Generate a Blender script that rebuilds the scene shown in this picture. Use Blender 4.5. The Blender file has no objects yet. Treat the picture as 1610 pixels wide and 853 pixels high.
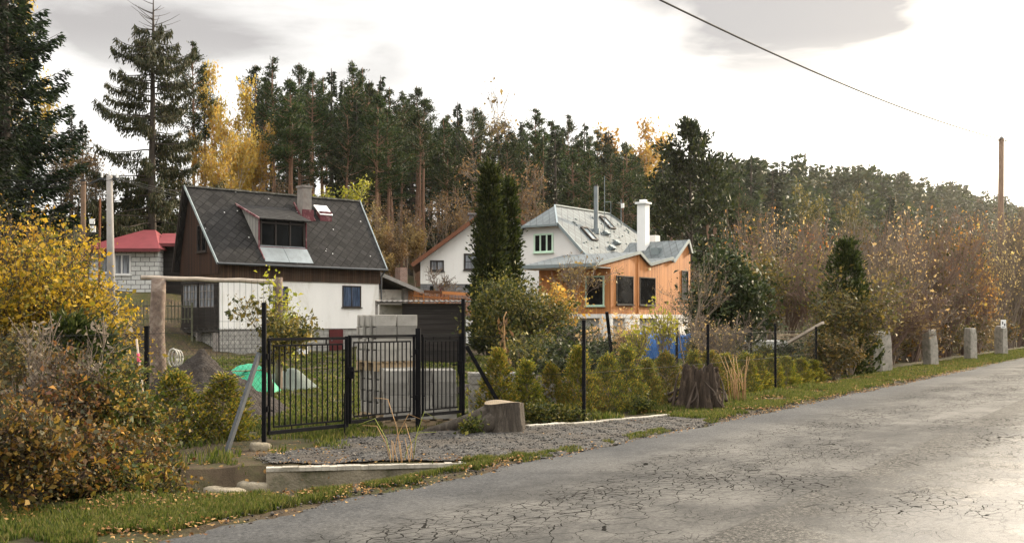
import bpy, math, random
import numpy as np
from mathutils import Vector, Matrix

R = math.radians
random.seed(7)
rng = np.random.default_rng(7)
scene = bpy.context.scene
COL = scene.collection

# ------------------------------------------------------------------ view numbers
FPX, UC, VH, CAMZ = 1700.0, 805.0, 505.0, 1.6      # focal length in photo pixels, centre column, horizon row, eye height

def at(u, Y):                       # X of photo column u at depth Y
    return (u - UC) / FPX * Y

def zat(v, Y):                      # height of photo row v at depth Y
    return CAMZ + (VH - v) / FPX * Y

# road frame: D along the road, N towards the houses
DX, DY = 0.536, 0.844
NX, NY = -0.844, 0.536

def sn(x, y):
    return DX * x + DY * y, NX * x + NY * y

def xy(s, n):
    return DX * s + NX * n, DY * s + NY * n

def sst(a, b, x):
    t = np.clip((np.asarray(x, float) - a) / (b - a), 0, 1)
    return t * t * (3 - 2 * t)

def wob(x, y, sc=1.0, seed=0.0):
    x = np.asarray(x, float) * sc + seed * 3.1; y = np.asarray(y, float) * sc - seed * 1.7
    return (np.sin(1.7 * x + 0.6 * y) + np.sin(-0.9 * x + 1.9 * y + 1.3) + 0.6 * np.sin(3.1 * x - 2.3 * y + .4)
            + 0.5 * np.sin(2.7 * y + 4.1 * x + 2.0)) / 3.1

WALL0 = np.array([-3.3, 11.72]); WALL1 = np.array([-0.25, 12.3])   # headwall of the ditch (top edge)
WD = (WALL1 - WALL0) / np.linalg.norm(WALL1 - WALL0)
WN = np.array([WD[1], -WD[0]])      # towards the road

def H(x, y):
    x = np.asarray(x, float); y = np.asarray(y, float)
    s, n = sn(x, y)
    crest = np.interp(s, [0, 70, 126, 178, 286, 412, 560], [9, 10, 12, 19, 31, 38, 45])
    n0 = np.clip(44 - .1 * (s - 150), 15, 44)
    hill = crest * sst(0, 1, (n - n0) / 62.0)
    low = .28 * np.clip(n - 41, 0, 10) * sst(120, 80, s)
    mound = 2.1 * sst(56, 63, y) * sst(-11, -7, x) * sst(4, 0, x) * sst(66, 75, s * 0 + 70)
    z = hill + low + mound
    far = sst(10, 16, n)
    z = z + far * .10 * wob(x, y, .5) + sst(7.2, 8.2, n) * .025 * wob(x, y, 2.3, 2) + sst(.5, -2.5, n) * -.12
    z = z - .03 * sst(-.45, -.2, n) * sst(6.62, 6.45, n)
    q = (x - WALL0[0]) * WN[0] + (y - WALL0[1]) * WN[1]
    along = (x - WALL0[0]) * WD[0] + (y - WALL0[1]) * WD[1]
    dip = .56 * sst(-.02, .06, q) * sst(2.0, .9, q) * sst(6.72, 7.4, n) * sst(-6, -1, along)
    z = z - dip
    # low ground the fence stands on, behind the kerb
    z = z - .05 * sst(8.0, 8.5, n) * sst(16.5, 18, s) * sst(11, 9.5, n)
    return z

def Hf(x, y):
    return float(H(x, y))

# ------------------------------------------------------------------ scene objects
def tag(o, label=None, cat=None, group=None, kind=None):
    if label: o['label'] = label
    if cat: o['category'] = cat
    if group: o['group'] = group
    if kind: o['kind'] = kind
    return o

def thing(name, label, cat, loc=(0, 0, 0), rotz=0.0, group=None, scale=None):
    o = bpy.data.objects.new(name, None); COL.objects.link(o)
    o.empty_display_size = .2
    o.location = loc; o.rotation_euler = (0, 0, rotz)
    if scale is not None: o.scale = (scale, scale, scale) if np.isscalar(scale) else scale
    return tag(o, label, cat, group)

def link(name, me, mat=None, parent=None):
    o = bpy.data.objects.new(name, me); COL.objects.link(o)
    if mat is not None:
        for m in (mat if isinstance(mat, (list, tuple)) else [mat]): me.materials.append(m)
    if parent is not None: o.parent = parent
    return o

def dup(root, loc=None, rotz=None, label=None, group=None, scale=None, cat=None):
    r = root.copy(); COL.objects.link(r)
    if loc is not None: r.location = loc
    if rotz is not None: r.rotation_euler = (0, 0, rotz)
    if scale is not None: r.scale = (scale, scale, scale) if np.isscalar(scale) else scale
    tag(r, label, cat, group)
    for ch in list(root.children):
        c = ch.copy(); COL.objects.link(c); c.parent = r
        for g in list(ch.children):
            d = g.copy(); COL.objects.link(d); d.parent = c
    return r

def np_mesh(name, V, F, smooth=False, mi=None):
    V = np.asarray(V, np.float32); F = np.asarray(F, np.int32)
    k = F.shape[1]
    me = bpy.data.meshes.new(name)
    me.vertices.add(len(V)); me.vertices.foreach_set('co', V.ravel())
    me.loops.add(F.size); me.loops.foreach_set('vertex_index', F.ravel())
    me.polygons.add(len(F)); me.polygons.foreach_set('loop_start', np.arange(0, F.size, k, dtype=np.int32))
    if mi is not None: me.polygons.foreach_set('material_index', np.asarray(mi, np.int32))
    if smooth: me.polygons.foreach_set('use_smooth', np.ones(len(F), bool))
    me.update(calc_edges=True)
    return me

class MB:
    """collects simple shapes into one mesh"""
    def __init__(self): self.v = []; self.f = []; self.m = []
    def add(self, vs, fs, m=0):
        b = len(self.v); self.v += [tuple(map(float, p)) for p in vs]
        self.f += [tuple(i + b for i in f) for f in fs]; self.m += [m] * len(fs); return self
    def box(self, x0, x1, y0, y1, z0, z1, m=0, jit=0.0):
        vs = [(x0, y0, z0), (x1, y0, z0), (x1, y1, z0), (x0, y1, z0), (x0, y0, z1), (x1, y0, z1), (x1, y1, z1), (x0, y1, z1)]
        if jit: vs = [tuple(c + random.uniform(-jit, jit) for c in p) for p in vs]
        return self.add(vs, [(3, 2, 1, 0), (4, 5, 6, 7), (0, 1, 5, 4), (1, 2, 6, 5), (2, 3, 7, 6), (3, 0, 4, 7)], m)
    def prism(self, poly, axis, a0, a1, m=0):
        """polygon of (p,q) extruded along an axis: 'x' -> (y,z), 'y' -> (x,z), 'z' -> (x,y)"""
        def P(p, a):
            return (a, p[0], p[1]) if axis == 'x' else (p[0], a, p[1]) if axis == 'y' else (p[0], p[1], a)
        n = len(poly); vs = [P(p, a0) for p in poly] + [P(p, a1) for p in poly]
        fs = [tuple(range(n))[::-1], tuple(range(n, 2 * n))] + [(i, (i + 1) % n, n + (i + 1) % n, n + i) for i in range(n)]
        return self.add(vs, fs, m)
    def slab(self, p, t, m=0):
        """four corner points (counter-clockwise seen from outside), thickness t inwards"""
        p = [Vector(q) for q in p]
        nn = (p[1] - p[0]).cross(p[3] - p[0]).normalized()
        vs = p + [q - nn * t for q in p]
        return self.add(vs, [(0, 1, 2, 3), (7, 6, 5, 4), (0, 4, 5, 1), (1, 5, 6, 2), (2, 6, 7, 3), (3, 7, 4, 0)], m)
    def bar(self, a, b, w, h=None, m=0):
        """square bar from a to b"""
        a = Vector(a); b = Vector(b); d = (b - a).normalized(); h = h or w
        up = Vector((0, 0, 1)) if abs(d.z) < .95 else Vector((1, 0, 0))
        s = d.cross(up).normalized() * w / 2; u = s.cross(d).normalized() * h / 2
        vs = [a - s - u, a + s - u, a + s + u, a - s + u, b - s - u, b + s - u, b + s + u, b - s + u]
        return self.add(vs, [(3, 2, 1, 0), (4, 5, 6, 7), (0, 1, 5, 4), (1, 2, 6, 5), (2, 3, 7, 6), (3, 0, 4, 7)], m)
    def tube(self, pts, rad, n=8, m=0, cap=True):
        pts = [Vector(p) for p in pts]
        if np.isscalar(rad): rad = [rad] * len(pts)
        vs = []; fs = []; ref = None
        for i, p in enumerate(pts):
            d = (pts[min(i + 1, len(pts) - 1)] - pts[max(i - 1, 0)])
            d = d.normalized() if d.length > 1e-9 else Vector((0, 0, 1))
            if ref is None: ref = Vector((1, 0, 0)) if abs(d.x) < .8 else Vector((0, 1, 0))
            a = (ref - d * ref.dot(d)).normalized(); ref = a; b = d.cross(a)
            for k in range(n):
                t = 2 * math.pi * k / n
                vs.append(p + (a * math.cos(t) + b * math.sin(t)) * rad[i])
        for i in range(len(pts) - 1):
            for k in range(n):
                k2 = (k + 1) % n
                fs.append((i * n + k, i * n + k2, (i + 1) * n + k2, (i + 1) * n + k))
        if cap:
            fs.append(tuple(range(n))[::-1]); fs.append(tuple(range((len(pts) - 1) * n, len(pts) * n)))
        return self.add(vs, fs, m)
    def mesh(self, name, smooth=False):
        me = bpy.data.meshes.new(name); me.from_pydata(self.v, [], self.f)
        me.polygons.foreach_set('material_index', np.array(self.m, np.int32))
        if smooth: me.polygons.foreach_set('use_smooth', np.ones(len(self.f), bool))
        me.update(); return me
    def build(self, name, mat, parent=None, smooth=False, bevel=0.0):
        o = link(name, self.mesh(name, smooth), mat, parent)
        if bevel:
            b = o.modifiers.new('edge', 'BEVEL'); b.width = bevel; b.segments = 1; b.limit_method = 'ANGLE'
        return o

# ------------------------------------------------------------------ materials
def new_mat(name):
    m = bpy.data.materials.new(name); m.use_nodes = True
    nt = m.node_tree; nt.nodes.clear()
    out = nt.nodes.new('ShaderNodeOutputMaterial')
    return m, nt, out

def nd(nt, t, **kw):
    n = nt.nodes.new('ShaderNode' + t)
    for k, v in kw.items():
        if k.startswith('i_'):
            key = k[2:]; n.inputs[int(key) if key.isdigit() else key.replace('_', ' ')].default_value = v
        else: setattr(n, k, v)
    return n

def lk(nt, a, b): nt.links.new(a, b)

def math_(nt, op, a, b=None, clamp=False):
    n = nd(nt, 'Math', operation=op); n.use_clamp = clamp
    for i, x in enumerate((a, b)):
        if x is None: continue
        if hasattr(x, 'is_linked'): lk(nt, x, n.inputs[i])
        else: n.inputs[i].default_value = x
    return n.outputs[0]

def mix_(nt, f, a, b, mode='MIX'):
    n = nd(nt, 'Mix', data_type='RGBA', blend_type=mode)
    for x, i in ((f, 0), (a, 6), (b, 7)):
        if hasattr(x, 'is_linked'): lk(nt, x, n.inputs[i])
        else: n.inputs[i].default_value = x if i == 0 else (*x[:3], 1)
    return n.outputs[2]

def ramp_(nt, f, stops, interp='LINEAR'):
    n = nd(nt, 'ValToRGB'); n.color_ramp.interpolation = interp
    e = n.color_ramp.elements
    while len(e) < len(stops): e.new(0.5)
    for el, (p, c) in zip(e, stops):
        el.position = p; el.color = (*c[:3], 1) if hasattr(c, '__len__') else (c, c, c, 1)
    lk(nt, f, n.inputs[0]); return n.outputs[0]

def coords(nt, scale=(1, 1, 1)):
    t = nd(nt, 'TexCoord'); mp = nd(nt, 'Mapping'); mp.inputs['Scale'].default_value = scale
    lk(nt, t.outputs['Object'], mp.inputs[0]); return mp.outputs[0]

def noise_(nt, vec, scale, detail=4, rough=.6, dist=0):
    n = nd(nt, 'TexNoise'); n.inputs['Scale'].default_value = scale; n.inputs['Detail'].default_value = detail
    n.inputs['Roughness'].default_value = rough; n.inputs['Distortion'].default_value = dist
    lk(nt, vec, n.inputs['Vector']); return n.outputs['Fac']

def bsdf(nt, out, col, rough=.8, metal=0.0, bump=None, bstr=.3, bdist=.02, spec=.3):
    p = nd(nt, 'BsdfPrincipled')
    for x, k in ((col, 'Base Color'), (rough, 'Roughness'), (metal, 'Metallic')):
        if hasattr(x, 'is_linked'): lk(nt, x, p.inputs[k])
        else: p.inputs[k].default_value = (*x[:3], 1) if k == 'Base Color' else x
    p.inputs['Specular IOR Level'].default_value = spec
    if bump is not None:
        b = nd(nt, 'Bump'); b.inputs['Strength'].default_value = bstr; b.inputs['Distance'].default_value = bdist
        lk(nt, bump, b.inputs['Height']); lk(nt, b.outputs[0], p.inputs['Normal'])
    lk(nt, p.outputs[0], out.inputs[0]); return p

def dim(c, k): return tuple(x * k for x in c[:3])

def plain(name, col, rough=.8, var=.25, scale=3.0, metal=0.0, bstr=.25, fine=40.0, stain=None, spec=.3, stretch=(1, 1, 1), bdist=.01):
    m, nt, out = new_mat(name); v = coords(nt, stretch)
    a = noise_(nt, v, scale, 5); b = noise_(nt, v, fine, 3)
    f = math_(nt, 'ADD', math_(nt, 'MULTIPLY', a, .7), math_(nt, 'MULTIPLY', b, .3))
    c = ramp_(nt, f, [(.3, dim(col, 1 - var)), (.5, col), (.7, dim(col, 1 + var * .8))])
    if stain:
        g = ramp_(nt, noise_(nt, v, scale * .6, 6, .7, .6), [(.5, 0), (.66, 1)])
        c = mix_(nt, g, c, stain)
    bsdf(nt, out, c, rough, metal, b, bstr, bdist, spec); return m

def planks(name, c1, c2, width=.14, gap=.012, horiz=False, rough=.75, grey=None, var2=.4, gapcol=None):
    """boards: vertical by x+y, or horizontal by z"""
    m, nt, out = new_mat(name)
    t = nd(nt, 'TexCoord'); s = nd(nt, 'SeparateXYZ'); lk(nt, t.outputs['Object'], s.inputs[0])
    a = s.outputs[2] if horiz else math_(nt, 'ADD', s.outputs[0], s.outputs[1])
    q = math_(nt, 'DIVIDE', a, width); fl = math_(nt, 'FLOOR', q); fr = math_(nt, 'FRACT', q)
    wn = nd(nt, 'TexWhiteNoise', noise_dimensions='1D'); lk(nt, fl, wn.inputs['W'])
    mp = nd(nt, 'Mapping'); mp.inputs['Scale'].default_value = (1.2, 1.2, 22) if horiz else (22, 22, 1.2)
    lk(nt, t.outputs['Object'], mp.inputs[0])
    gr = noise_(nt, mp.outputs[0], 1.6, 5, .65, .4)
    big = noise_(nt, t.outputs['Object'], .8, 4)
    f = math_(nt, 'ADD', math_(nt, 'MULTIPLY', wn.outputs[0], var2), math_(nt, 'ADD', math_(nt, 'MULTIPLY', gr, .5), math_(nt, 'MULTIPLY', big, .25)))
    c = ramp_(nt, f, [(.25, c1), (.95, c2)])
    if grey is not None:
        c = mix_(nt, ramp_(nt, noise_(nt, mp.outputs[0], .5, 5, .7), [(.48, 0), (.7, .8)]), c, grey)
    e = math_(nt, 'LESS_THAN', fr, gap / width)
    c = mix_(nt, e, c, gapcol or dim(c1, .25))
    hgt = math_(nt, 'ADD', math_(nt, 'SUBTRACT', 1, e), math_(nt, 'MULTIPLY', gr, .3))
    bsdf(nt, out, c, rough, 0, hgt, .6, .012); return m

def blocks(name, c1, c2, mortar, bw=.5, bh=.25, ms=.012, rough=.9):
    m, nt, out = new_mat(name)
    t = nd(nt, 'TexCoord'); s = nd(nt, 'SeparateXYZ'); lk(nt, t.outputs['Object'], s.inputs[0])
    cb = nd(nt, 'CombineXYZ'); lk(nt, math_(nt, 'ADD', s.outputs[0], s.outputs[1]), cb.inputs[0]); lk(nt, s.outputs[2], cb.inputs[1])
    b = nd(nt, 'TexBrick'); lk(nt, cb.outputs[0], b.inputs['Vector'])
    b.inputs['Scale'].default_value = 1; b.inputs['Brick Width'].default_value = bw; b.inputs['Row Height'].default_value = bh
    b.inputs['Mortar Size'].default_value = ms; b.inputs['Mortar Smooth'].default_value = .3
    b.inputs['Color1'].default_value = (*c1, 1); b.inputs['Color2'].default_value = (*c2, 1); b.inputs['Mortar'].default_value = (*mortar, 1)
    nz = noise_(nt, t.outputs['Object'], 5, 6, .7)
    c = mix_(nt, 1.0, b.outputs[0], ramp_(nt, nz, [(.3, .72), (.7, 1.12)]), 'MULTIPLY')
    hh = math_(nt, 'SUBTRACT', math_(nt, 'MULTIPLY', nz, .4), b.outputs['Fac'])
    bsdf(nt, out, c, rough, 0, hh, .5, .02); return m

def diamonds(name, col, var, w, line, rough=.7, stretch=1.4, fleck=None, metal=0.0, moss=None, swap=False, lw=.08, bstr=.5):
    """roof of square tiles laid on their corners"""
    m, nt, out = new_mat(name)
    t = nd(nt, 'TexCoord'); s = nd(nt, 'SeparateXYZ'); lk(nt, t.outputs['Object'], s.inputs[0])
    a = s.outputs[1 if swap else 0]; b = math_(nt, 'MULTIPLY', s.outputs[0 if swap else 1], stretch)
    p = math_(nt, 'DIVIDE', math_(nt, 'ADD', a, b), w * 1.414); q = math_(nt, 'DIVIDE', math_(nt, 'SUBTRACT', a, b), w * 1.414)
    fp = math_(nt, 'FRACT', p); fq = math_(nt, 'FRACT', q)
    cb = nd(nt, 'CombineXYZ'); lk(nt, math_(nt, 'FLOOR', p), cb.inputs[0]); lk(nt, math_(nt, 'FLOOR', q), cb.inputs[1])
    wn = nd(nt, 'TexWhiteNoise', noise_dimensions='2D'); lk(nt, cb.outputs[0], wn.inputs['Vector'])
    nz = noise_(nt, t.outputs['Object'], 6, 6, .7); big = noise_(nt, t.outputs['Object'], .7, 4)
    f = math_(nt, 'ADD', math_(nt, 'MULTIPLY', wn.outputs[0], .45), math_(nt, 'ADD', math_(nt, 'MULTIPLY', nz, .4), math_(nt, 'MULTIPLY', big, .3)))
    c = ramp_(nt, f, [(.25, dim(col, 1 - var)), (.9, dim(col, 1 + var))])
    if moss:
        c = mix_(nt, ramp_(nt, noise_(nt, t.outputs['Object'], 2.2, 7, .75), [(.52, 0), (.68, .8)]), c, moss)
    e = math_(nt, 'MAXIMUM', math_(nt, 'LESS_THAN', fp, lw), math_(nt, 'LESS_THAN', fq, lw))
    e = math_(nt, 'MULTIPLY', e, ramp_(nt, noise_(nt, t.outputs['Object'], 1.5, 3), [(.3, .35), (.6, 1)]))
    c = mix_(nt, e, c, line)
    if fleck:
        vo = nd(nt, 'TexVoronoi'); vo.inputs['Scale'].default_value = 2.1; lk(nt, t.outputs['Object'], vo.inputs['Vector'])
        g = math_(nt, 'LESS_THAN', vo.outputs['Distance'], .075)
        g = math_(nt, 'MULTIPLY', g, math_(nt, 'GREATER_THAN', noise_(nt, t.outputs['Object'], .9, 2), .5))
        c = mix_(nt, g, c, fleck)
    hgt = math_(nt, 'ADD', math_(nt, 'SUBTRACT', math_(nt, 'MULTIPLY', math_(nt, 'ADD', fp, fq), .5), e), math_(nt, 'MULTIPLY', nz, .3))
    bsdf(nt, out, c, rough, metal, hgt, bstr, .02, .35 if rough < .7 else .10); return m

def leafmat(name, cols, trans=.35, rough=.6, spec=.25, objvar=.15, tint=1.0):
    m, nt, out = new_mat(name)
    g = nd(nt, 'NewGeometry'); stops = []
    for i, c in enumerate(cols): stops.append((i / max(1, len(cols) - 1), dim(c, tint)))
    c = ramp_(nt, g.outputs['Random Per Island'], stops)
    oi = nd(nt, 'ObjectInfo'); hs = nd(nt, 'HueSaturation')
    lk(nt, c, hs.inputs['Color'])
    lk(nt, math_(nt, 'ADD', math_(nt, 'MULTIPLY', oi.outputs['Random'], 2 * objvar), 1 - objvar), hs.inputs['Value'])
    lk(nt, math_(nt, 'ADD', math_(nt, 'MULTIPLY', oi.outputs['Random'], .03), .485), hs.inputs['Hue'])
    p = nd(nt, 'BsdfPrincipled'); p.inputs['Roughness'].default_value = rough; p.inputs['Specular IOR Level'].default_value = spec
    lk(nt, hs.outputs[0], p.inputs['Base Color'])
    t = nd(nt, 'BsdfTranslucent'); lk(nt, hs.outputs[0], t.inputs[0])
    mx = nd(nt, 'MixShader'); mx.inputs[0].default_value = trans
    lk(nt, p.outputs[0], mx.inputs[1]); lk(nt, t.outputs[0], mx.inputs[2]); lk(nt, mx.outputs[0], out.inputs[0])
    return m

def glass(name, col=(.012, .014, .016), rough=.06, curtain=None):
    m, nt, out = new_mat(name); c = col
    if curtain:
        v = coords(nt, (9, 9, .4)); c = ramp_(nt, noise_(nt, v, 2, 3), [(.4, dim(curtain, .25)), (.62, curtain)])
    else:
        c = ramp_(nt, noise_(nt, coords(nt), 1.5, 3), [(.35, col), (.75, dim(col, 3.0))])
    bsdf(nt, out, c, rough, 0, None, spec=.06); return m
# ------------------------------------------------------------------ foliage shapes
def unit(v):
    return v / np.maximum(np.linalg.norm(v, axis=1, keepdims=True), 1e-9)

def rnd_dirs(n, r):
    return unit(r.normal(size=(n, 3)))

def leaf_quads(P, A, L, W, r, fold=.12, nrm=None):
    """diamond leaves: base points P, axis A (unit), lengths L, widths W"""
    n = len(P); ref = rnd_dirs(n, r) if nrm is None else unit(nrm + .6 * r.normal(size=(n, 3)))
    B = unit(np.cross(A, ref)); N = np.cross(A, B)
    L = np.broadcast_to(np.asarray(L, float), (n,))[:, None]; W = np.broadcast_to(np.asarray(W, float), (n,))[:, None]
    mid = P + A * L * .5 + N * L * fold
    V = np.stack([P, mid + B * W * .5, P + A * L, mid - B * W * .5], 1).reshape(-1, 3)
    F = np.arange(4 * n).reshape(n, 4)
    return V, F

def cat_meshes(parts):
    Vs, Fs, o = [], [], 0
    for V, F in parts:
        Vs.append(V); Fs.append(F + o); o += len(V)
    return np.concatenate(Vs), np.concatenate(Fs)

def sticks(segs, n=3):
    """thin tapered tubes as quads; segs: (p0, p1, r0, r1) arrays"""
    p0, p1, r0, r1 = [np.asarray(x, float) for x in segs]
    d = unit(p1 - p0); ref = np.where(np.abs(d[:, 2:3]) < .9, [[0, 0, 1.0]], [[1.0, 0, 0]])
    a = unit(np.cross(d, ref)); b = np.cross(d, a)
    k = len(p0); ang = np.arange(n) * 2 * math.pi / n
    c, s = np.cos(ang), np.sin(ang)
    ring0 = p0[:, None] + (a[:, None] * c[None, :, None] + b[:, None] * s[None, :, None]) * r0[:, None, None]
    ring1 = p1[:, None] + (a[:, None] * c[None, :, None] + b[:, None] * s[None, :, None]) * r1[:, None, None]
    V = np.concatenate([ring0, ring1], 1).reshape(-1, 3)
    i = np.arange(n); j = (i + 1) % n
    base = np.arange(k)[:, None, None] * 2 * n
    F = (np.stack([i, j, j + n, i + n], 1)[None] + base).reshape(-1, 4)
    return V, F

def polyline_sticks(lines, n=4):
    """lines: list of (pts array, radii array)"""
    P0, P1, R0, R1 = [], [], [], []
    for p, q in lines:
        p = np.asarray(p, float); q = np.asarray(q, float)
        P0.append(p[:-1]); P1.append(p[1:]); R0.append(q[:-1]); R1.append(q[1:])
    return sticks((np.concatenate(P0), np.concatenate(P1), np.concatenate(R0), np.concatenate(R1)), n)

def trunk_line(h, r0, r, bend=.02, k=9, r1=.03):
    t = np.linspace(0, 1, k)
    off = np.cumsum(r.normal(size=(k, 2)) * bend * h / k, 0); off -= off[0]
    P = np.column_stack([off, t * h])
    Rr = r0 * (1 - t) ** .8 + r1; Rr[0] *= 1.25
    return P, Rr

def along(P, t):
    k = len(P) - 1; x = np.clip(t, 0, .9999) * k; i = x.astype(int); f = (x - i)[:, None]
    return P[i] * (1 - f) + P[i + 1] * f

def make_tree(name, wood, crown, wm, cm):
    """thing with trunk and crown; wood, crown: (V,F)"""
    t = bpy.data.objects.new(name, None); COL.objects.link(t); t.empty_display_size = .3
    link('trunk', np_mesh(name + ' trunk', *wood, smooth=True), wm, t)
    link('crown', np_mesh(name + ' crown', *crown), cm, t)
    return t

def pine_shape(r, h=17.0, cb=.55, spread=2.2, nb=46, dens=105, ln=.27, wd=.075, flat=.38):
    T, TR = trunk_line(h, .17 * h / 17, r, .03)
    lines = [(T, TR)]; leaves = []
    for i in range(nb):
        t = cb + (1 - cb) * (i / nb) ** .9 * .97 + r.uniform(-.01, .01)
        u = (t - cb) / (1 - cb); u = max(0, min(1, u))
        prof = (.45 + .75 * math.sin(math.pi * min(1, u * .9 + .15))) * (1 - .86 * u ** 1.5)
        ln_b = spread * prof * r.uniform(.55, 1.15)
        az = r.uniform(0, 2 * math.pi); rise = r.uniform(-.12, .35) + .5 * u
        b = along(T, np.array([t]))[0]
        d = np.array([math.cos(az), math.sin(az), rise])
        k = 4; tt = np.linspace(0, 1, k)[:, None]
        pts = b + d * tt * ln_b + np.array([0, 0, .18]) * ln_b * tt ** 2
        lines.append((pts, np.linspace(.045, .012, k)))
        m = int(dens * (.4 + ln_b / spread))
        s = r.uniform(.3, 1.05, m) ** .8
        c = along(pts, s)
        c = c + r.normal(size=(m, 3)) * np.array([.26, .26, .26 * flat]) * (.45 + .35 * ln_b)
        A = unit(r.normal(size=(m, 3)) + np.array([d[0], d[1], .8]) * .9)
        leaves.append(leaf_quads(c, A, ln * r.uniform(.6, 1.3, m), wd * r.uniform(.7, 1.3, m), r))
    # a few dead stubs below the crown
    for i in range(9):
        t = r.uniform(.22, cb); az = r.uniform(0, 6.28); b = along(T, np.array([t]))[0]; l = r.uniform(.4, 1.3)
        lines.append((np.array([b, b + np.array([math.cos(az), math.sin(az), .1]) * l]), np.array([.025, .008])))
    return polyline_sticks(lines, 6), cat_meshes(leaves)

def spruce_shape(r, h=17.0, rad=2.6, cb=.12, nb=120, dens=26, ln=.42, wd=.16, droop=.35, gap=.0):
    T, TR = trunk_line(h, .016 * h, r, .008)
    lines = [(T, TR)]; leaves = []
    for i in range(nb):
        t = cb + (1 - cb) * (i + r.uniform(0, 1)) / nb * .985
        u = (t - cb) / (1 - cb)
        if r.uniform() < gap: continue
        lb = rad * ((1 - u) ** .85) * r.uniform(.62, 1.12) + .12
        az = r.uniform(0, 2 * math.pi); b = along(T, np.array([t]))[0]
        k = 5; tt = np.linspace(0, 1, k)[:, None]
        d = np.array([math.cos(az), math.sin(az), 0.0]); sl = .35 * u - droop * (1 - u)
        pts = b + d * tt * lb + np.array([0, 0, 1.0]) * lb * (sl * tt + .28 * tt ** 3)
        lines.append((pts, np.linspace(.03, .008, k) * (.5 + h / 34)))
        m = int(dens * (.35 + lb / rad))
        s = r.uniform(.12, 1.04, m) ** .75; c = along(pts, s)
        side = np.array([-d[1], d[0], 0.0])
        w = r.normal(size=m) * .22 * lb * (1.1 - s)
        c = c + side * w[:, None] + np.array([0, 0, -1.0]) * np.abs(r.normal(size=m) * .10 * (1 + lb * .4))[:, None]
        A = unit(d * .9 + side * np.sign(w)[:, None] * .6 + r.normal(size=(m, 3)) * .35 + np.array([0, 0, -.45]))
        leaves.append(leaf_quads(c, A, ln * r.uniform(.6, 1.3, m), wd * r.uniform(.7, 1.3, m), r))
    return polyline_sticks(lines, 6), cat_meshes(leaves)

def old_spruce_shape(r, h, rad):
    """open crown: long arching limbs with hanging twigs, bare dead top"""
    T, TR = trunk_line(h, .30, r, .012, 12)
    lines = [(T, TR)]; leaves = []
    nb = 80
    for i in range(nb):
        t = .20 + .70 * (i + r.uniform(0, 1)) / nb; u = (t - .2) / .7
        az = r.uniform(0, 6.28)
        lb = rad * (1.0 - .62 * u ** 1.5) * r.uniform(.5, 1.1)
        b = along(T, np.array([t]))[0]; d = np.array([math.cos(az), math.sin(az), 0.0])
        k = 8; tt = np.linspace(0, 1, k)[:, None]
        drop = r.uniform(.35, .7) * (1 - .5 * u)
        pts = b + d * tt * lb + np.array([0, 0, 1.0]) * lb * (.18 * tt - drop * tt ** 1.5 + .38 * tt ** 4)
        lines.append((pts, np.linspace(.06, .012, k)))
        m = int(400 * (.3 + lb / rad)); s = r.uniform(.1, 1.0, m) ** .8
        c = along(pts, s); side = np.array([-d[1], d[0], 0])
        c = c + side * (r.normal(size=m) * .14)[:, None]
        hang = r.uniform(0, 1, m) ** 1.3 * (.95 - .35 * s) * r.choice([.35, .8, 1.2], m)
        c[:, 2] -= hang
        A = unit(np.array([0, 0, -1.0]) + r.normal(size=(m, 3)) * .25 + d * .2)
        leaves.append(leaf_quads(c, A, .36 * r.uniform(.6, 1.3, m), .08 * r.uniform(.7, 1.3, m), r))
    for i in range(26):                      # dead bare top
        t = r.uniform(.86, .99); az = r.uniform(0, 6.28); b = along(T, np.array([t]))[0]; l = r.uniform(.6, 1.9)
        d = np.array([math.cos(az), math.sin(az), 0.25]); tt = np.linspace(0, 1, 4)[:, None]
        lines.append((b + d * tt * l + np.array([0, 0, .25]) * l * tt ** 2, np.linspace(.03, .008, 4)))
    return polyline_sticks(lines, 6), cat_meshes(leaves)

def limbs(r, P, Rr, depth, out, tips, spreadang=.6, nchild=(2, 4), shrink=.68, up=.25, wig=.12):
    out.append((P, Rr))
    if depth == 0:
        tips.append(P); return
    L = np.linalg.norm(P[-1] - P[0])
    for c in range(r.integers(nchild[0], nchild[1] + 1)):
        t = r.uniform(.35, 1.0); b = along(P, np.array([t]))[0]
        d = unit((P[-1] - P[0])[None])[0]; nd_ = unit((d + r.normal(size=3) * spreadang + np.array([0, 0, up]))[None])[0]
        l = L * shrink * r.uniform(.7, 1.15); k = 5
        tt = np.linspace(0, 1, k)[:, None]
        Q = b + nd_ * tt * l + np.cumsum(r.normal(size=(k, 3)) * wig * l / k, 0) * (tt > 0)
        r0 = np.interp(t, np.linspace(0, 1, len(Rr)), Rr) * .7
        limbs(r, Q, np.linspace(r0, r0 * .4, k), depth - 1, out, tips, spreadang, nchild, shrink, up, wig)

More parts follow.
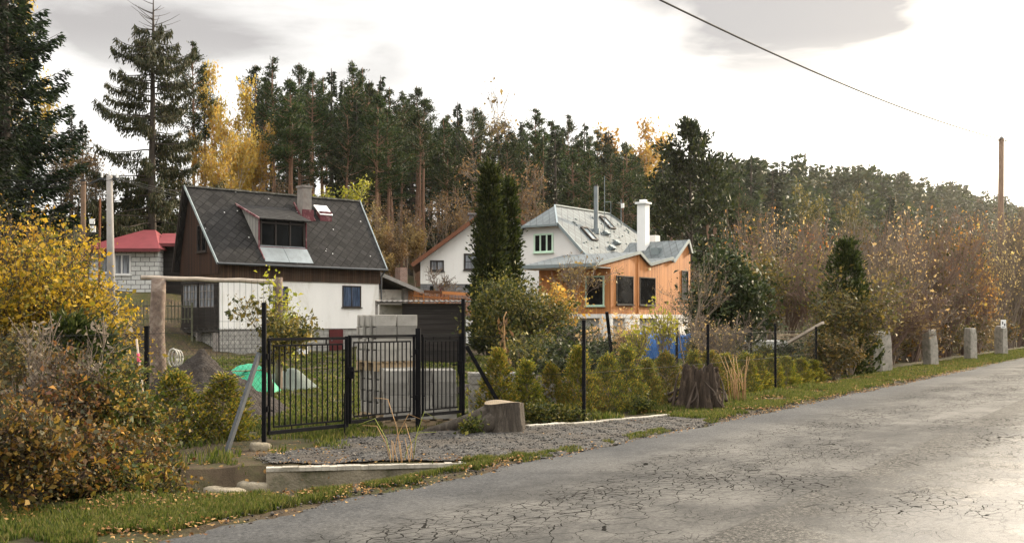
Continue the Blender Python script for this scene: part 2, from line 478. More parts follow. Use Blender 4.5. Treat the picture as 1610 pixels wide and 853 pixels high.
def broad_shape(r, h=6, trunk=.35, r0=.1, depth=3, nleaf=4000, ls=.09, stems=1, fan=.25, spreadang=.6, up=.25, jitter=.18,
                nchild=(3, 5), leaf_t=(.2, 1.05), shrink=.68, asp=.6, hang=.0, minr=.004):
    out, tips = [], []
    for s in range(stems):
        az = r.uniform(0, 6.28); f = fan * r.uniform(.2, 1.0) if stems > 1 else 0
        d = unit(np.array([[math.cos(az) * f, math.sin(az) * f, 1.0]]))[0]
        base = np.array([math.cos(az), math.sin(az), 0]) * (.25 * fan * h * .3 * r.uniform(0, 1) if stems > 1 else 0)
        k = 6; tt = np.linspace(0, 1, k)[:, None]; l = h * trunk * r.uniform(.8, 1.15)
        P = base + d * tt * l + np.cumsum(r.normal(size=(k, 3)) * .05 * l / k, 0) * (tt > 0)
        limbs(r, P, np.linspace(r0, r0 * .6, k), depth, out, tips, spreadang, nchild, shrink, up)
    out = [(p, np.maximum(q, minr)) for p, q in out]
    zmax = max(p[-1][2] for p in tips); sc = h / zmax
    out = [(p * sc, q) for p, q in out]; tips = [p * sc for p in tips]
    wood = polyline_sticks(out, 4)
    idx = r.integers(0, len(tips), nleaf); tv = r.uniform(*leaf_t, nleaf)
    A_ = np.stack(tips)                         # (n, k, 3)
    k = A_.shape[1] - 1; x = np.clip(tv, 0, .9999) * k; i = x.astype(int); f = (x - i)[:, None]
    c = A_[idx, i] * (1 - f) + A_[idx, i + 1] * f
    c = c + r.normal(size=(nleaf, 3)) * jitter
    c[:, 2] = np.maximum(c[:, 2], .03)
    A = unit(r.normal(size=(nleaf, 3)) + np.array([0, 0, -hang]))
    q_ = r.uniform(.35, 1.0, nleaf) + .8 * (r.uniform(size=nleaf) > .8)
    lv = leaf_quads(c, A, ls * 1.15 * q_, ls * 1.15 * asp * q_ * r.uniform(.7, 1.2, nleaf), r, .2)
    return wood, lv

def thuja_shape(r, h=1.1, rad=.32, n=5200, ln=.09, wd=.035, lump=.25, taper=.75, base=.12, per=16):
    """dense upright fan-shaped sprays on an uneven cone"""
    k = max(40, n // per)
    def surf(m, lo, hi):
        t = r.uniform(0, 1, m) ** 1.15; az = r.uniform(0, 6.28, m)
        prof = np.minimum(1.0, .60 + 1.6 * t) * np.maximum(0, 1 - t) ** taper * 1.35
        q1, q2, q3 = r.uniform(0, 6, 3)
        lumps = 1 + lump * (np.sin(3 * az + 7 * t + q1) * .5 + np.sin(5 * az - 11 * t + q2) * .5 + .5 * np.sin(2 * az + 19 * t + q3))
        rr = rad * np.clip(prof, .03, 1) * lumps * r.uniform(lo, hi, m)
        return np.column_stack([np.cos(az) * rr, np.sin(az) * rr, base * h + t * h * (.97 - base)]), az
    C, az = surf(k, .35, 1.0)
    out = np.column_stack([np.cos(az), np.sin(az), np.zeros(k)]); side = np.column_stack([-np.sin(az), np.cos(az), np.zeros(k)])
    D = unit(out * r.uniform(.3, .9, (k, 1)) + np.array([0, 0, .9]) + r.normal(size=(k, 3)) * .22)
    S = unit(side + r.normal(size=(k, 3)) * .5); size = ln * r.uniform(1.2, 2.6, k)
    ii = np.repeat(np.arange(k), per); m = len(ii)
    a = r.uniform(0, 1, m); b = r.normal(size=m) * .42 * (a * .8 + .25)
    P = C[ii] + D[ii] * (a * size[ii])[:, None] + S[ii] * (b * size[ii])[:, None]
    A = unit(D[ii] + S[ii] * (b * 1.3)[:, None] + r.normal(size=(m, 3)) * .18)
    lv = leaf_quads(P, A, ln * r.uniform(.5, 1.2, m), wd * r.uniform(.7, 1.3, m), r, .08)
    lines = [(np.array([[0, 0, 0], [0, 0, h * .9]]), np.array([.02, .006]) * h)]
    for i in range(40):
        q = np.array([0, 0, r.uniform(.08, .7) * h]); a_ = r.uniform(0, 6.28)
        lines.append((np.array([q, q + np.array([math.cos(a_), math.sin(a_), 1.1]) * rad * .6]), np.array([.006, .003])))
    return polyline_sticks(lines, 4), lv

def grass_blades(P, hgt, r, lean=.5, w=.006):
    n = len(P); az = r.uniform(0, 6.28, n); hh = hgt * r.uniform(.5, 1.3, n)
    side = np.column_stack([np.cos(az), np.sin(az), np.zeros(n)]) * (w * r.uniform(.7, 1.4, n))[:, None]
    az2 = r.uniform(0, 6.28, n); ln = hh * lean * r.uniform(0, 1, n)
    tip = P + np.column_stack([np.cos(az2) * ln, np.sin(az2) * ln, hh])
    mid = P + np.column_stack([np.cos(az2) * ln * .3, np.sin(az2) * ln * .3, hh * .55])
    V = np.stack([P - side, P + side, mid + side * .8, tip, mid - side * .8], 1).reshape(-1, 3)
    F = np.arange(5 * n).reshape(n, 5)
    return V, F
# ------------------------------------------------------------------ camera, sky, sun
cam = bpy.data.objects.new('camera', bpy.data.cameras.new('camera')); COL.objects.link(cam)
cam.location = (0, 0, CAMZ); cam.rotation_euler = (R(90), 0, 0)
cam.data.sensor_width = 36; cam.data.lens = FPX / 1610 * 36
cam.data.shift_y = (VH - 426.5) / 1610
cam.data.clip_end = 5000; cam.data.clip_start = .05
scene.camera = cam

SUN_AZ, SUN_EL = R(47), R(19)
to_sun = Vector((math.sin(SUN_AZ) * math.cos(SUN_EL), math.cos(SUN_AZ) * math.cos(SUN_EL), math.sin(SUN_EL)))
sl = bpy.data.lights.new('sun', 'SUN'); sl.energy = 4.2; sl.angle = R(3); sl.color = (1.0, .83, .60)
sun = bpy.data.objects.new('sun', sl); COL.objects.link(sun)
sun.rotation_euler = (-to_sun).to_track_quat('-Z', 'Y').to_euler()

w = bpy.data.worlds.new('World'); scene.world = w; w.use_nodes = True
nt = w.node_tree; nt.nodes.clear()
wo = nt.nodes.new('ShaderNodeOutputWorld'); bg = nt.nodes.new('ShaderNodeBackground'); lk(nt, bg.outputs[0], wo.inputs[0])
bg.inputs[1].default_value = .15
sky = nd(nt, 'TexSky', sky_type='NISHITA', sun_disc=False, sun_elevation=SUN_EL, sun_rotation=SUN_AZ)
tc = nd(nt, 'TexCoord'); sp = nd(nt, 'SeparateXYZ'); lk(nt, tc.outputs['Generated'], sp.inputs[0])
den = math_(nt, 'ADD', math_(nt, 'MAXIMUM', sp.outputs[2], 0), .10)
cb = nd(nt, 'CombineXYZ')
lk(nt, math_(nt, 'DIVIDE', sp.outputs[0], den), cb.inputs[0]); lk(nt, math_(nt, 'DIVIDE', sp.outputs[1], den), cb.inputs[1])
mp = nd(nt, 'Mapping'); mp.inputs['Location'].default_value = (-.35, 3.82, 0); lk(nt, cb.outputs[0], mp.inputs[0])
nz = noise_(nt, mp.outputs[0], 1.25, 7, .52, .3)
grey = ramp_(nt, nz, [(.37, 0), (.60, 1)])
high = nd(nt, 'MapRange', interpolation_type='SMOOTHSTEP'); lk(nt, sp.outputs[2], high.inputs[0])
high.inputs[1].default_value = .15; high.inputs[2].default_value = .25
mask = math_(nt, 'MULTIPLY', grey, high.outputs[0])
base = ramp_(nt, sp.outputs[2], [(0, (4.9, 4.75, 4.5)), (.30, (5.0, 4.85, 4.6)), (.5, (19, 18.5, 17.6)), (.85, (23, 22.4, 21.4))])
cloud = mix_(nt, mask, base, (1.9, 1.76, 1.66))
# clouds glow round the sun behind them
dt = nd(nt, 'VectorMath', operation='DOT_PRODUCT'); lk(nt, tc.outputs['Generated'], dt.inputs[0]); dt.inputs[1].default_value = to_sun
glow = math_(nt, 'POWER', math_(nt, 'MAXIMUM', dt.outputs['Value'], 0), 11)
gl = mix_(nt, math_(nt, 'MULTIPLY', glow, math_(nt, 'SUBTRACT', 1, mask)), (0, 0, 0), (23, 20, 15.6))
cloud = mix_(nt, 1.0, cloud, gl, 'ADD')
fin = mix_(nt, .93, sky.outputs[0], cloud)
lk(nt, fin, bg.inputs[0])

scene.view_settings.view_transform = 'Standard'; scene.view_settings.look = 'None'
scene.view_settings.exposure = .98; scene.view_settings.gamma = 1
scene.render.engine = 'CYCLES'
cy = scene.cycles
cy.max_bounces = 6; cy.diffuse_bounces = 3; cy.glossy_bounces = 2; cy.transmission_bounces = 3; cy.transparent_max_bounces = 4
cy.use_denoising = True; cy.caustics_reflective = False; cy.caustics_refractive = False
cy.sample_clamp_indirect = 4

# ------------------------------------------------------------------ ground
def ground_mat():
    m, nt, out = new_mat('ground soil and turf')
    t = nd(nt, 'TexCoord'); v = t.outputs['Object']
    a = noise_(nt, v, .35, 6, .65); b = noise_(nt, v, 2.2, 6, .7); c = noise_(nt, v, 22, 4, .7)
    soil = ramp_(nt, b, [(.3, (.030, .022, .014)), (.55, (.075, .055, .036)), (.75, (.13, .10, .07))])
    turf = ramp_(nt, c, [(.3, (.020, .022, .009)), (.6, (.046, .048, .016)), (.8, (.09, .08, .035))])
    f = ramp_(nt, math_(nt, 'ADD', math_(nt, 'MULTIPLY', a, .6), math_(nt, 'MULTIPLY', b, .4)), [(.44, 0), (.54, 1)])
    col = mix_(nt, f, soil, turf)
    vo = nd(nt, 'TexVoronoi'); vo.inputs['Scale'].default_value = 9; lk(nt, v, vo.inputs['Vector'])
    lf = math_(nt, 'MULTIPLY', math_(nt, 'LESS_THAN', vo.outputs['Distance'], .22), math_(nt, 'GREATER_THAN', b, .5))
    leafc = ramp_(nt, nd_color(nt, vo), [(0, (.10, .045, .018)), (.5, (.2, .11, .04)), (1, (.28, .17, .06))])
    col = mix_(nt, lf, col, leafc)
    bsdf(nt, out, col, .95, 0, math_(nt, 'ADD', b, c), .6, .05, .1); return m

def nd_color(nt, vo):
    s = nd(nt, 'SeparateColor'); lk(nt, vo.outputs['Color'], s.inputs[0]); return s.outputs[0]

ang = np.concatenate([np.linspace(-33, 33, 560), np.linspace(33, 327, 70)[1:-1]])
rad = 1.5 * (1800 / 1.5) ** np.linspace(0, 1, 470)
a_ = np.radians(ang)[None, :]; r_ = rad[:, None]
X = (np.sin(a_) * r_).ravel(); Y = (np.cos(a_) * r_).ravel()
V = np.column_stack([X, Y, H(X, Y)])
nr, na = len(rad), len(ang)
i, j = np.meshgrid(np.arange(nr - 1), np.arange(na), indexing='ij'); j2 = (j + 1) % na
F = np.stack([i * na + j, (i + 1) * na + j, (i + 1) * na + j2, i * na + j2], -1).reshape(-1, 4)[:, ::-1]
V = np.concatenate([V, [[0, 0, -.03]]])
Fc = np.column_stack([np.full(na, nr * na), np.arange(na), (np.arange(na) + 1) % na])
Fc = np.column_stack([Fc, Fc[:, 0]])[:, [0, 1, 2]]
me = np_mesh('ground', V[:-1], F, True)
tag(link('ground', me, ground_mat()), kind='structure')

# ------------------------------------------------------------------ road
def asphalt():
    m, nt, out = new_mat('old cracked asphalt')
    t = nd(nt, 'TexCoord'); v = t.outputs['Object']; s = nd(nt, 'SeparateXYZ'); lk(nt, v, s.inputs[0])
    n = s.outputs[1]
    big = noise_(nt, v, .45, 5, .6); mid = noise_(nt, v, 2.6, 5, .65); fine = noise_(nt, v, 30, 7, .9); grit = noise_(nt, v, 260, 2, .8)
    f = math_(nt, 'ADD', math_(nt, 'MULTIPLY', big, .42), math_(nt, 'ADD', math_(nt, 'MULTIPLY', mid, .22), math_(nt, 'MULTIPLY', fine, .42)))
    c = ramp_(nt, f, [(.39, (.022, .0215, .020)), (.50, (.054, .0515, .047)), (.60, (.122, .115, .103))])
    # dark newer strip beside the grass
    nn = math_(nt, 'ADD', n, math_(nt, 'MULTIPLY', math_(nt, 'SUBTRACT', mid, .5), 1.1))
    e = nd(nt, 'MapRange', interpolation_type='SMOOTHSTEP'); lk(nt, nn, e.inputs[0]); e.inputs[1].default_value = 5.0; e.inputs[2].default_value = 6.1
    dark = ramp_(nt, fine, [(.36, (.018, .019, .021)), (.5, (.048, .049, .051)), (.64, (.12, .12, .12))])
    c = mix_(nt, math_(nt, 'MULTIPLY', e.outputs[0], .6), c, dark)
    # coarse resurfaced patch whose edge runs along the middle of the road
    wv = math_(nt, 'ADD', n, math_(nt, 'MULTIPLY', math_(nt, 'SUBTRACT', mid, .5), .12))
    pa = math_(nt, 'LESS_THAN', wv, 3.02)
    p1 = nd(nt, 'MapRange', interpolation_type='SMOOTHSTEP'); lk(nt, math_(nt, 'ADD', n, math_(nt, 'MULTIPLY', math_(nt, 'SUBTRACT', big, .5), 5.0)), p1.inputs[0])
    p1.inputs[1].default_value = 2.2; p1.inputs[2].default_value = 2.9
    spots = ramp_(nt, noise_(nt, v, .8, 4, .6, .5), [(.54, 0), (.64, .85)])
    pf = math_(nt, 'MULTIPLY', pa, math_(nt, 'MAXIMUM', p1.outputs[0], spots))
    coarse = ramp_(nt, math_(nt, 'ADD', math_(nt, 'MULTIPLY', grit, .25), math_(nt, 'MULTIPLY', fine, .75)), [(.42, (.014, .0135, .0125)), (.51, (.050, .048, .044)), (.60, (.23, .215, .19))])
    c = mix_(nt, pf, c, coarse)
    c = mix_(nt, math_(nt, 'MULTIPLY', math_(nt, 'LESS_THAN', math_(nt, 'ABSOLUTE', math_(nt, 'SUBTRACT', wv, 3.02)), .012), .6), c, (.05, .047, .042))
    # crazing
    dv = nd(nt, 'Mapping'); lk(nt, v, dv.inputs[0]); dv.inputs['Scale'].default_value = (.8, 1.15, 1)
    nzc = nd(nt, 'TexNoise'); nzc.inputs['Scale'].default_value = 4; nzc.inputs['Detail'].default_value = 3; lk(nt, v, nzc.inputs['Vector'])
    wp = nd(nt, 'VectorMath', operation='MULTIPLY_ADD'); lk(nt, nzc.outputs['Color'], wp.inputs[0]); wp.inputs[1].default_value = (.16, .16, 0); lk(nt, dv.outputs[0], wp.inputs[2])
    cr = None
    for sc, th, lo, hi, sd in ((7.5, .026, .42, .57, 0.0), (12.5, .026, .51, .63, 5.0), (3.2, .008, .45, .60, 9.0)):
        vo = nd(nt, 'TexVoronoi', feature='DISTANCE_TO_EDGE'); vo.inputs['Scale'].default_value = sc; lk(nt, wp.outputs[0], vo.inputs['Vector'])
        mo = nd(nt, 'Mapping'); mo.inputs['Location'].default_value = (sd, sd * .7, 0); mo.inputs['Scale'].default_value = (.35, 1, 1); lk(nt, v, mo.inputs[0])
        mk = ramp_(nt, noise_(nt, mo.outputs[0], 1.0, 4, .6), [(lo, 0), (hi, 1)])
        thv = math_(nt, 'MULTIPLY', math_(nt, 'MULTIPLY', mk, math_(nt, 'ADD', .35, mid)), th * 1.5)
        l = math_(nt, 'LESS_THAN', vo.outputs['Distance'], thv)
        cr = l if cr is None else math_(nt, 'MAXIMUM', cr, l)
    band = nd(nt, 'MapRange'); lk(nt, nn, band.inputs[0]); band.inputs[1].default_value = 5.6; band.inputs[2].default_value = 5.2
    clus = ramp_(nt, noise_(nt, v, .33, 3, .6, .6), [(.40, .0), (.56, 1)])
    lane = nd(nt, 'MapRange', interpolation_type='SMOOTHSTEP'); lk(nt, nn, lane.inputs[0]); lane.inputs[1].default_value = 2.6; lane.inputs[2].default_value = 3.6
    clus = math_(nt, 'MAXIMUM', clus, lane.outputs[0])
    cr = math_(nt, 'MULTIPLY', math_(nt, 'MULTIPLY', cr, clus), math_(nt, 'MAXIMUM', band.outputs[0], .25))
    c = mix_(nt, math_(nt, 'MULTIPLY', cr, .88), c, (.012, .011, .010))
    hgt = math_(nt, 'SUBTRACT', math_(nt, 'ADD', math_(nt, 'MULTIPLY', grit, math_(nt, 'ADD', math_(nt, 'MULTIPLY', pf, .8), .35)), math_(nt, 'MULTIPLY', fine, .5)), math_(nt, 'MULTIPLY', cr, 1.5))
    sheen = nd(nt, 'MapRange', interpolation_type='SMOOTHSTEP'); lk(nt, math_(nt, 'ADD', n, math_(nt, 'MULTIPLY', math_(nt, 'SUBTRACT', mid, .5), 1.5)), sheen.inputs[0]); sheen.inputs[1].default_value = 2.7; sheen.inputs[2].default_value = 1.0  # sun glare built into the gloss: camera-side lane smoother and shinier
    rg = math_(nt, 'ADD', math_(nt, 'MULTIPLY', fine, .2), math_(nt, 'SUBTRACT', .47, math_(nt, 'MULTIPLY', sheen.outputs[0], .17)))
    p_ = bsdf(nt, out, c, rg, 0, hgt, .8, .008, .12)
    sp_ = math_(nt, 'MULTIPLY', math_(nt, 'ADD', .05, math_(nt, 'MULTIPLY', sheen.outputs[0], .50)), math_(nt, 'MULTIPLY', math_(nt, 'SUBTRACT', 1, cr), math_(nt, 'MULTIPLY', fine, 1.8)))
    lk(nt, sp_, p_.inputs['Specular IOR Level']); return m

ss = np.concatenate([np.linspace(-40, 2, 30), np.arange(2.1, 60, .09), np.linspace(60.5, 620, 120)])
cols = [-.9, 0, 1.5, 3, 4.5, 5.6, 6.2, None]
V = []
for s_ in ss:
    e = 6.50 + .07 * math.sin(s_ * 1.9) + .05 * math.sin(s_ * 4.3 + 1) + .05 * random.uniform(-1, 1) + .04 * math.sin(s_ * .6)
    for c_ in cols:
        n_ = e if c_ is None else c_
        V.append((s_, n_, .004 + .02 * math.sin(max(0, min(1, (n_ + .5) / 7)) * math.pi) - (.016 if c_ is None else 0)))
nc = len(cols); ns = len(ss)
i, j = np.meshgrid(np.arange(ns - 1), np.arange(nc - 1), indexing='ij')
F = np.stack([i * nc + j, (i + 1) * nc + j, (i + 1) * nc + j + 1, i * nc + j + 1], -1).reshape(-1, 4)
ro = link('road', np_mesh('road', V, F, True), asphalt()); ro.rotation_euler = (0, 0, math.atan2(DY, DX)); tag(ro, kind='structure')

# ------------------------------------------------------------------ gravel drive in front of the gate
def inside(px, py, poly):
    c = np.zeros(len(px), bool); n = len(poly)
    for k in range(n):
        x1, y1 = poly[k]; x2, y2 = poly[(k + 1) % n]
        cond = ((y1 > py) != (y2 > py)) & (px < (x2 - x1) * (py - y1) / (y2 - y1 + 1e-12) + x1)
        c ^= cond
    return c

gravel_m = None
def gravel():
    m, nt, out = new_mat('grey road gravel')
    t = nd(nt, 'TexCoord'); v = t.outputs['Object']
    vo = nd(nt, 'TexVoronoi'); vo.inputs['Scale'].default_value = 42; lk(nt, v, vo.inputs['Vector'])
    g = nd_color(nt, vo); nz = noise_(nt, v, 1.3, 5, .6)
    c = ramp_(nt, g, [(0, (.007, .007, .0073)), (.5, (.021, .020, .0185)), (.85, (.045, .041, .036)), (1, (.14, .125, .105))])
    c = mix_(nt, ramp_(nt, nz, [(.45, 0), (.62, .75)]), c, (.040, .030, .020))
    bsdf(nt, out, c, .9, 0, math_(nt, 'SUBTRACT', 1, vo.outputs['Distance']), .7, .012, .3); return m
A_GATE = (-3.15, 13.74); B_GATE = (-1.38, 15.9); C_GATE = (-.753, 16.66)
poly = [(-2.75, 11.98), (-.3, 12.42), xy(10.9, 6.47), xy(13, 6.43), xy(16.6, 6.43), (2.55, 18.05), (1.3, 17.0), (.14, 16.0), (-.6, 16.3), (-1.0, 16.4), (-1.4, 15.6), (-2.3, 14.5), (-2.7, 13.2), (-3.0, 12.5)]
gx, gy = np.meshgrid(np.arange(-3.6, 3.2, .06), np.arange(11.6, 18.6, .06), indexing='ij'); sh = gx.shape
px = gx.ravel() + .12 * wob(gx.ravel(), gy.ravel(), 3, 1); py = gy.ravel() + .12 * wob(gx.ravel(), gy.ravel(), 3, 5)
ok = inside(px, py, poly).reshape(sh)
idx = np.arange(gx.size).reshape(sh)
q = ok[:-1, :-1] & ok[1:, :-1] & ok[1:, 1:] & ok[:-1, 1:]
F = np.stack([idx[:-1, :-1], idx[1:, :-1], idx[1:, 1:], idx[:-1, 1:]], -1)[q]
Vg = np.column_stack([gx.ravel(), gy.ravel(), np.maximum(H(gx.ravel(), gy.ravel()), -.06) + .022 + .010 * wob(gx.ravel(), gy.ravel(), 9, 2)])
gravel_m = gravel()
tag(link('gravel_drive', np_mesh('gravel', Vg, F, True), gravel_m), kind='structure')

# loose stones on the drive and the road edge: past counting
P = rng.uniform([-3.4, 11.9], [3.0, 18.4], (26000, 2)); P = P[inside(P[:, 0], P[:, 1], poly)][:7000]
se = rng.uniform(6, 34, 3000); ne = 6.55 + rng.normal(size=3000) * .12
P2 = np.column_stack(xy(se, ne)); P = np.concatenate([P, P2])
r0 = rng.uniform(.006, .017, len(P)) * (1 + .9 * (rng.uniform(size=len(P)) > .93))
z0 = np.maximum(H(P[:, 0], P[:, 1]), -.2) + .022
octa = np.array([[1, 0, 0], [0, 1, 0], [-1, 0, 0], [0, -1, 0], [0, 0, .7], [0, 0, -.7]])
jit = rng.uniform(.6, 1.25, (len(P), 6, 1)); an = rng.uniform(0, 6.28, len(P))
ro_ = np.stack([np.stack([np.cos(an), -np.sin(an), 0 * an], -1), np.stack([np.sin(an), np.cos(an), 0 * an], -1), np.stack([0 * an, 0 * an, 0 * an + 1], -1)], 1)
Vs = np.einsum('nij,kj->nki', ro_, octa) * jit * r0[:, None, None] + np.column_stack([P, z0])[:, None]
Ft = np.array([[0, 1, 4], [1, 2, 4], [2, 3, 4], [3, 0, 4], [1, 0, 5], [2, 1, 5], [3, 2, 5], [0, 3, 5]])
F = (Ft[None] + np.arange(len(P))[:, None, None] * 6).reshape(-1, 3)
stone_m = leafmat('loose stones', [(.008, .008, .0082), (.022, .021, .019), (.048, .044, .038), (.14, .125, .105)], trans=0, rough=.9, objvar=0)
tag(link('gravel', np_mesh('loose gravel', Vs.reshape(-1, 3), F), stone_m), kind='stuff')

# ------------------------------------------------------------------ grass and fallen leaves
grass_m = leafmat('grass blades', [(.022, .036, .006), (.048, .070, .010), (.085, .105, .016), (.135, .135, .028), (.16, .125, .05)], trans=.4, rough=.55, objvar=0)
def blades(count, s0, s1, n0, n1, h, w, keep=None, off=0.0):
    s_ = rng.uniform(s0, s1, count); n_ = rng.uniform(n0, n1, count); x, y = xy(s_, n_)
    k = (wob(x, y, 1.6, 3) + .5 * wob(x, y, 5, 7) > off)
    if keep is not None: k &= keep(x, y, s_, n_)
    x, y = x[k], y[k]
    return grass_blades(np.column_stack([x, y, H(x, y)]), h, rng, w=w)
edge = lambda x, y, s, n: n > 6.62 + .10 * wob(x, y, 4, 1)
not_drive = lambda x, y, s, n: ~inside(x, y, poly) & (n > 6.6)
parts = [
    blades(80000, 2.0, 10.9, 6.5, 7.3, .065, .0042, edge, -.25), blades(60000, .5, 8.0, 6.9, 9.2, .06, .005, None, -.5),
    blades(26000, 3, 9.0, 7.2, 9.6, .05, .006, None, .15),
    blades(9000, 10.5, 16.8, 6.45, 6.72, .05, .005, lambda x, y, s, n: n > 6.5, .15),
    blades(70000, 16.6, 32, 6.55, 8.0, .065, .007, edge, -.3),
    blades(40000, 32, 75, 6.6, 8.9, .075, .015, edge, -.5),
    blades(22000, 15.5, 27, 7.4, 9.3, .10, .009, lambda x, y, s, n: not_drive(x, y, s, n) & (n > 7.3 - .0 * s), .0),
    blades(14000, 9.5, 17, 8.2, 10.6, .06, .006, lambda x, y, s, n: n > 9.0, .25),
    blades(70000, 11, 26, 10.2, 20, .055, .012, None, -.5),
    blades(40000, 20, 42, 14, 36, .07, .03, None, -.3),
    blades(9000, 6, 13, 9.2, 13, .09, .008, None, .1),
]
Vs, Fs = cat_meshes(parts)
tag(link('grass', np_mesh('grass', Vs, Fs), grass_m), kind='stuff')

litter_m = leafmat('fallen leaves', [(.09, .04, .018), (.17, .085, .03), (.28, .15, .045), (.36, .23, .08), (.14, .06, .02)], trans=.1, rough=.75, objvar=0)
def litter(count, s0, s1, n0, n1, off, sz):
    s_ = rng.uniform(s0, s1, count); n_ = rng.uniform(n0, n1, count); x, y = xy(s_, n_)
    k = wob(x, y, 2.0, 9) + .4 * wob(x, y, 7, 4) > off; k &= ~(inside(x, y, poly) & (rng.uniform(size=len(x)) < .85)); x, y = x[k], y[k]; m = len(x)
    A = unit(rng.normal(size=(m, 3)) * np.array([1, 1, .18]))
    return leaf_quads(np.column_stack([x, y, H(x, y) + rng.uniform(.03, .06, m)]), A, sz * rng.uniform(.6, 1.3, m), sz * .7, rng, .15, np.tile([0, 0, 1.0], (m, 1)))
parts = [litter(5500, 5, 10.5, 6.5, 9.4, -.05, .034), litter(900, 10, 17, 6.45, 10, .2, .032), litter(5200, 17, 45, 6.45, 8.4, -.1, .05), litter(1600, 5, 40, 6.3, 6.65, -.3, .035)]
Vs, Fs = cat_meshes(parts)
tag(link('fallen_leaves', np_mesh('fallen leaves', Vs, Fs), litter_m), kind='stuff')
# ------------------------------------------------------------------ concrete headwall and kerbs
conc = plain('weathered concrete', (.205, .175, .125), .92, .4, 2.2, 0, .8, 30, stain=(.075, .075, .04), bdist=.02)
conc_top = plain('pale concrete rim', (.36, .33, .275), .9, .4, 3, 0, .4, 40, stain=(.20, .18, .14))
L = float(np.linalg.norm(WALL1 - WALL0)); yaw = math.atan2(WD[1], WD[0])
t = thing('headwall', 'concrete ditch headwall with a white worn top edge below the gravel drive', 'retaining wall', (WALL0[0], WALL0[1], 0), yaw)
mb = MB(); xs = np.linspace(.62, L, 30)
for k in range(29):
    a, b = xs[k], xs[k + 1]
    ja, jb = .012 * math.sin(a * 7), .012 * math.sin(b * 7)
    mb.add([(a, ja, -.6), (b, jb, -.6), (b, jb, -.045), (a, ja, -.045), (a, .16, -.6), (b, .16, -.6), (b, .16, -.045), (a, .16, -.045)], [(0, 1, 2, 3), (5, 4, 7, 6), (3, 2, 6, 7)])
mb.build('wall', conc, t)
mb = MB()
for k in range(29):
    a, b = xs[k], xs[k + 1] - .002
    j1, j2 = random.uniform(-.004, .004), random.uniform(-.003, .003)
    mb.box(a, b, -.02 + j1, .15, -.043, .0 + j2)
mb.build('rim', conc_top, t)

def kerb(name, label, p0, p1, w=.10, h=.06, up=.05, n=24):
    p0 = Vector((*p0, 0)); p1 = Vector((*p1, 0)); Lk = (p1 - p0).length
    t = thing(name, label, 'kerb', p0, math.atan2(p1.y - p0.y, p1.x - p0.x)); mb = MB()
    for k in range(n):
        a = Lk * k / n; b = Lk * (k + 1) / n - .003; q = p0.lerp(p1, (k + .5) / n); z = Hf(q.x, q.y)
        j = random.uniform(-.002, .002)
        mb.box(a, b, -w / 2 + j, w / 2 + j, z - .2, max(z, -.03) + up + random.uniform(-.002, .002))
    mb.build('kerb_stone', conc_top, t, bevel=.008); return t
kerb('kerb', 'pale concrete kerb running from the cut tree stump along the gravel', (.22, 16.05), (2.62, 18.15))
for k, (u, v, ln) in enumerate([(352, 744, .42), (396, 736, .34), (408, 708, .26)]):
    Yk = 2720 / (v - VH); xk = at(u, Yk)
    o = MB(); rk = np.random.default_rng(30 + k); na_, nb_ = 14, 7
    for b_ in range(nb_ + 1):
        for a_i in range(na_):
            th = math.pi * b_ / nb_; ph_ = 2 * math.pi * a_i / na_; e_ = 1 + .16 * math.sin(3 * ph_ + k) * math.sin(th) + rk.uniform(-.07, .07)
            f_ = lambda c: math.copysign(abs(c) ** .55, c)
            o.v.append((f_(math.cos(ph_)) * f_(math.sin(th)) * ln / 2 * e_, f_(math.sin(ph_)) * f_(math.sin(th)) * ln * .28 * e_, f_(math.cos(th)) * .075 * e_))
    for b_ in range(nb_):
        for a_i in range(na_): o.f.append((b_ * na_ + a_i, (b_ + 1) * na_ + a_i, (b_ + 1) * na_ + (a_i + 1) % na_, b_ * na_ + (a_i + 1) % na_)); o.m.append(0)
    ob = o.build('stone_slab', conc, None, True); ob.location = (xk, Yk, max(Hf(xk, Yk), -.25) + .03); ob.rotation_euler = (0, .08, .25 * (k - 1) + .3)
    tag(ob, ['long flat stone at the edge of the ditch below the leaning fence strut', 'broken concrete lump between the flat stone and the headwall', 'pale stone at the foot of the tall gate post'][k], 'stone')

# ------------------------------------------------------------------ granite bollards along the road
gran = plain('weathered granite', (.30, .275, .235), .9, .35, 7, 0, .7, 60, stain=(.16, .155, .12), bdist=.015)
sign_m = plain('white enamel', (.72, .72, .70), .4, .06, 3, 0, .05)
ink = plain('dark ink', (.05, .05, .06), .6, .1)
def bollard(u, vb, vt, wpx, lean, label, rz):
    Yb = 2720 / (vb - VH); x = at(u, Yb); z = Hf(x, Yb); h = zat(vt, Yb) - z
    t = thing('granite_bollard', label, 'bollard', (x, Yb, z), rz, 'granite bollards along the road edge')
    w = wpx / FPX * Yb / 2 / 1.30
    mb = MB(); n = 8; rings = []
    for k in range(n + 1):
        f = k / n; ww = w * (1.04 - .10 * f); zz = -.25 + (h + .25) * f
        if k == n: ww *= .9
        for c in range(4):
            for (sx, sy) in [((-1, -1), (1, -1), (1, 1), (-1, 1))[c]]:
                mb.v.append((sx * ww + random.uniform(-.012, .012), sy * ww + random.uniform(-.012, .012), zz + (random.uniform(-.02, .015) if k == n else 0)))
    for k in range(n):
        for c in range(4):
            c2 = (c + 1) % 4; mb.f.append((k * 4 + c, k * 4 + c2, (k + 1) * 4 + c2, (k + 1) * 4 + c)); mb.m.append(0)
    mb.f.append((n * 4, n * 4 + 1, n * 4 + 2, n * 4 + 3)); mb.m.append(0)
    mb.build('shaft', gran, t, bevel=.025); t.rotation_euler = (0, lean, rz); return t, h, w
bollard(1389, 583, 520, 27, -.05, 'tilted granite bollard nearest the dark creeper-clad conifer, widest of the row', .38)
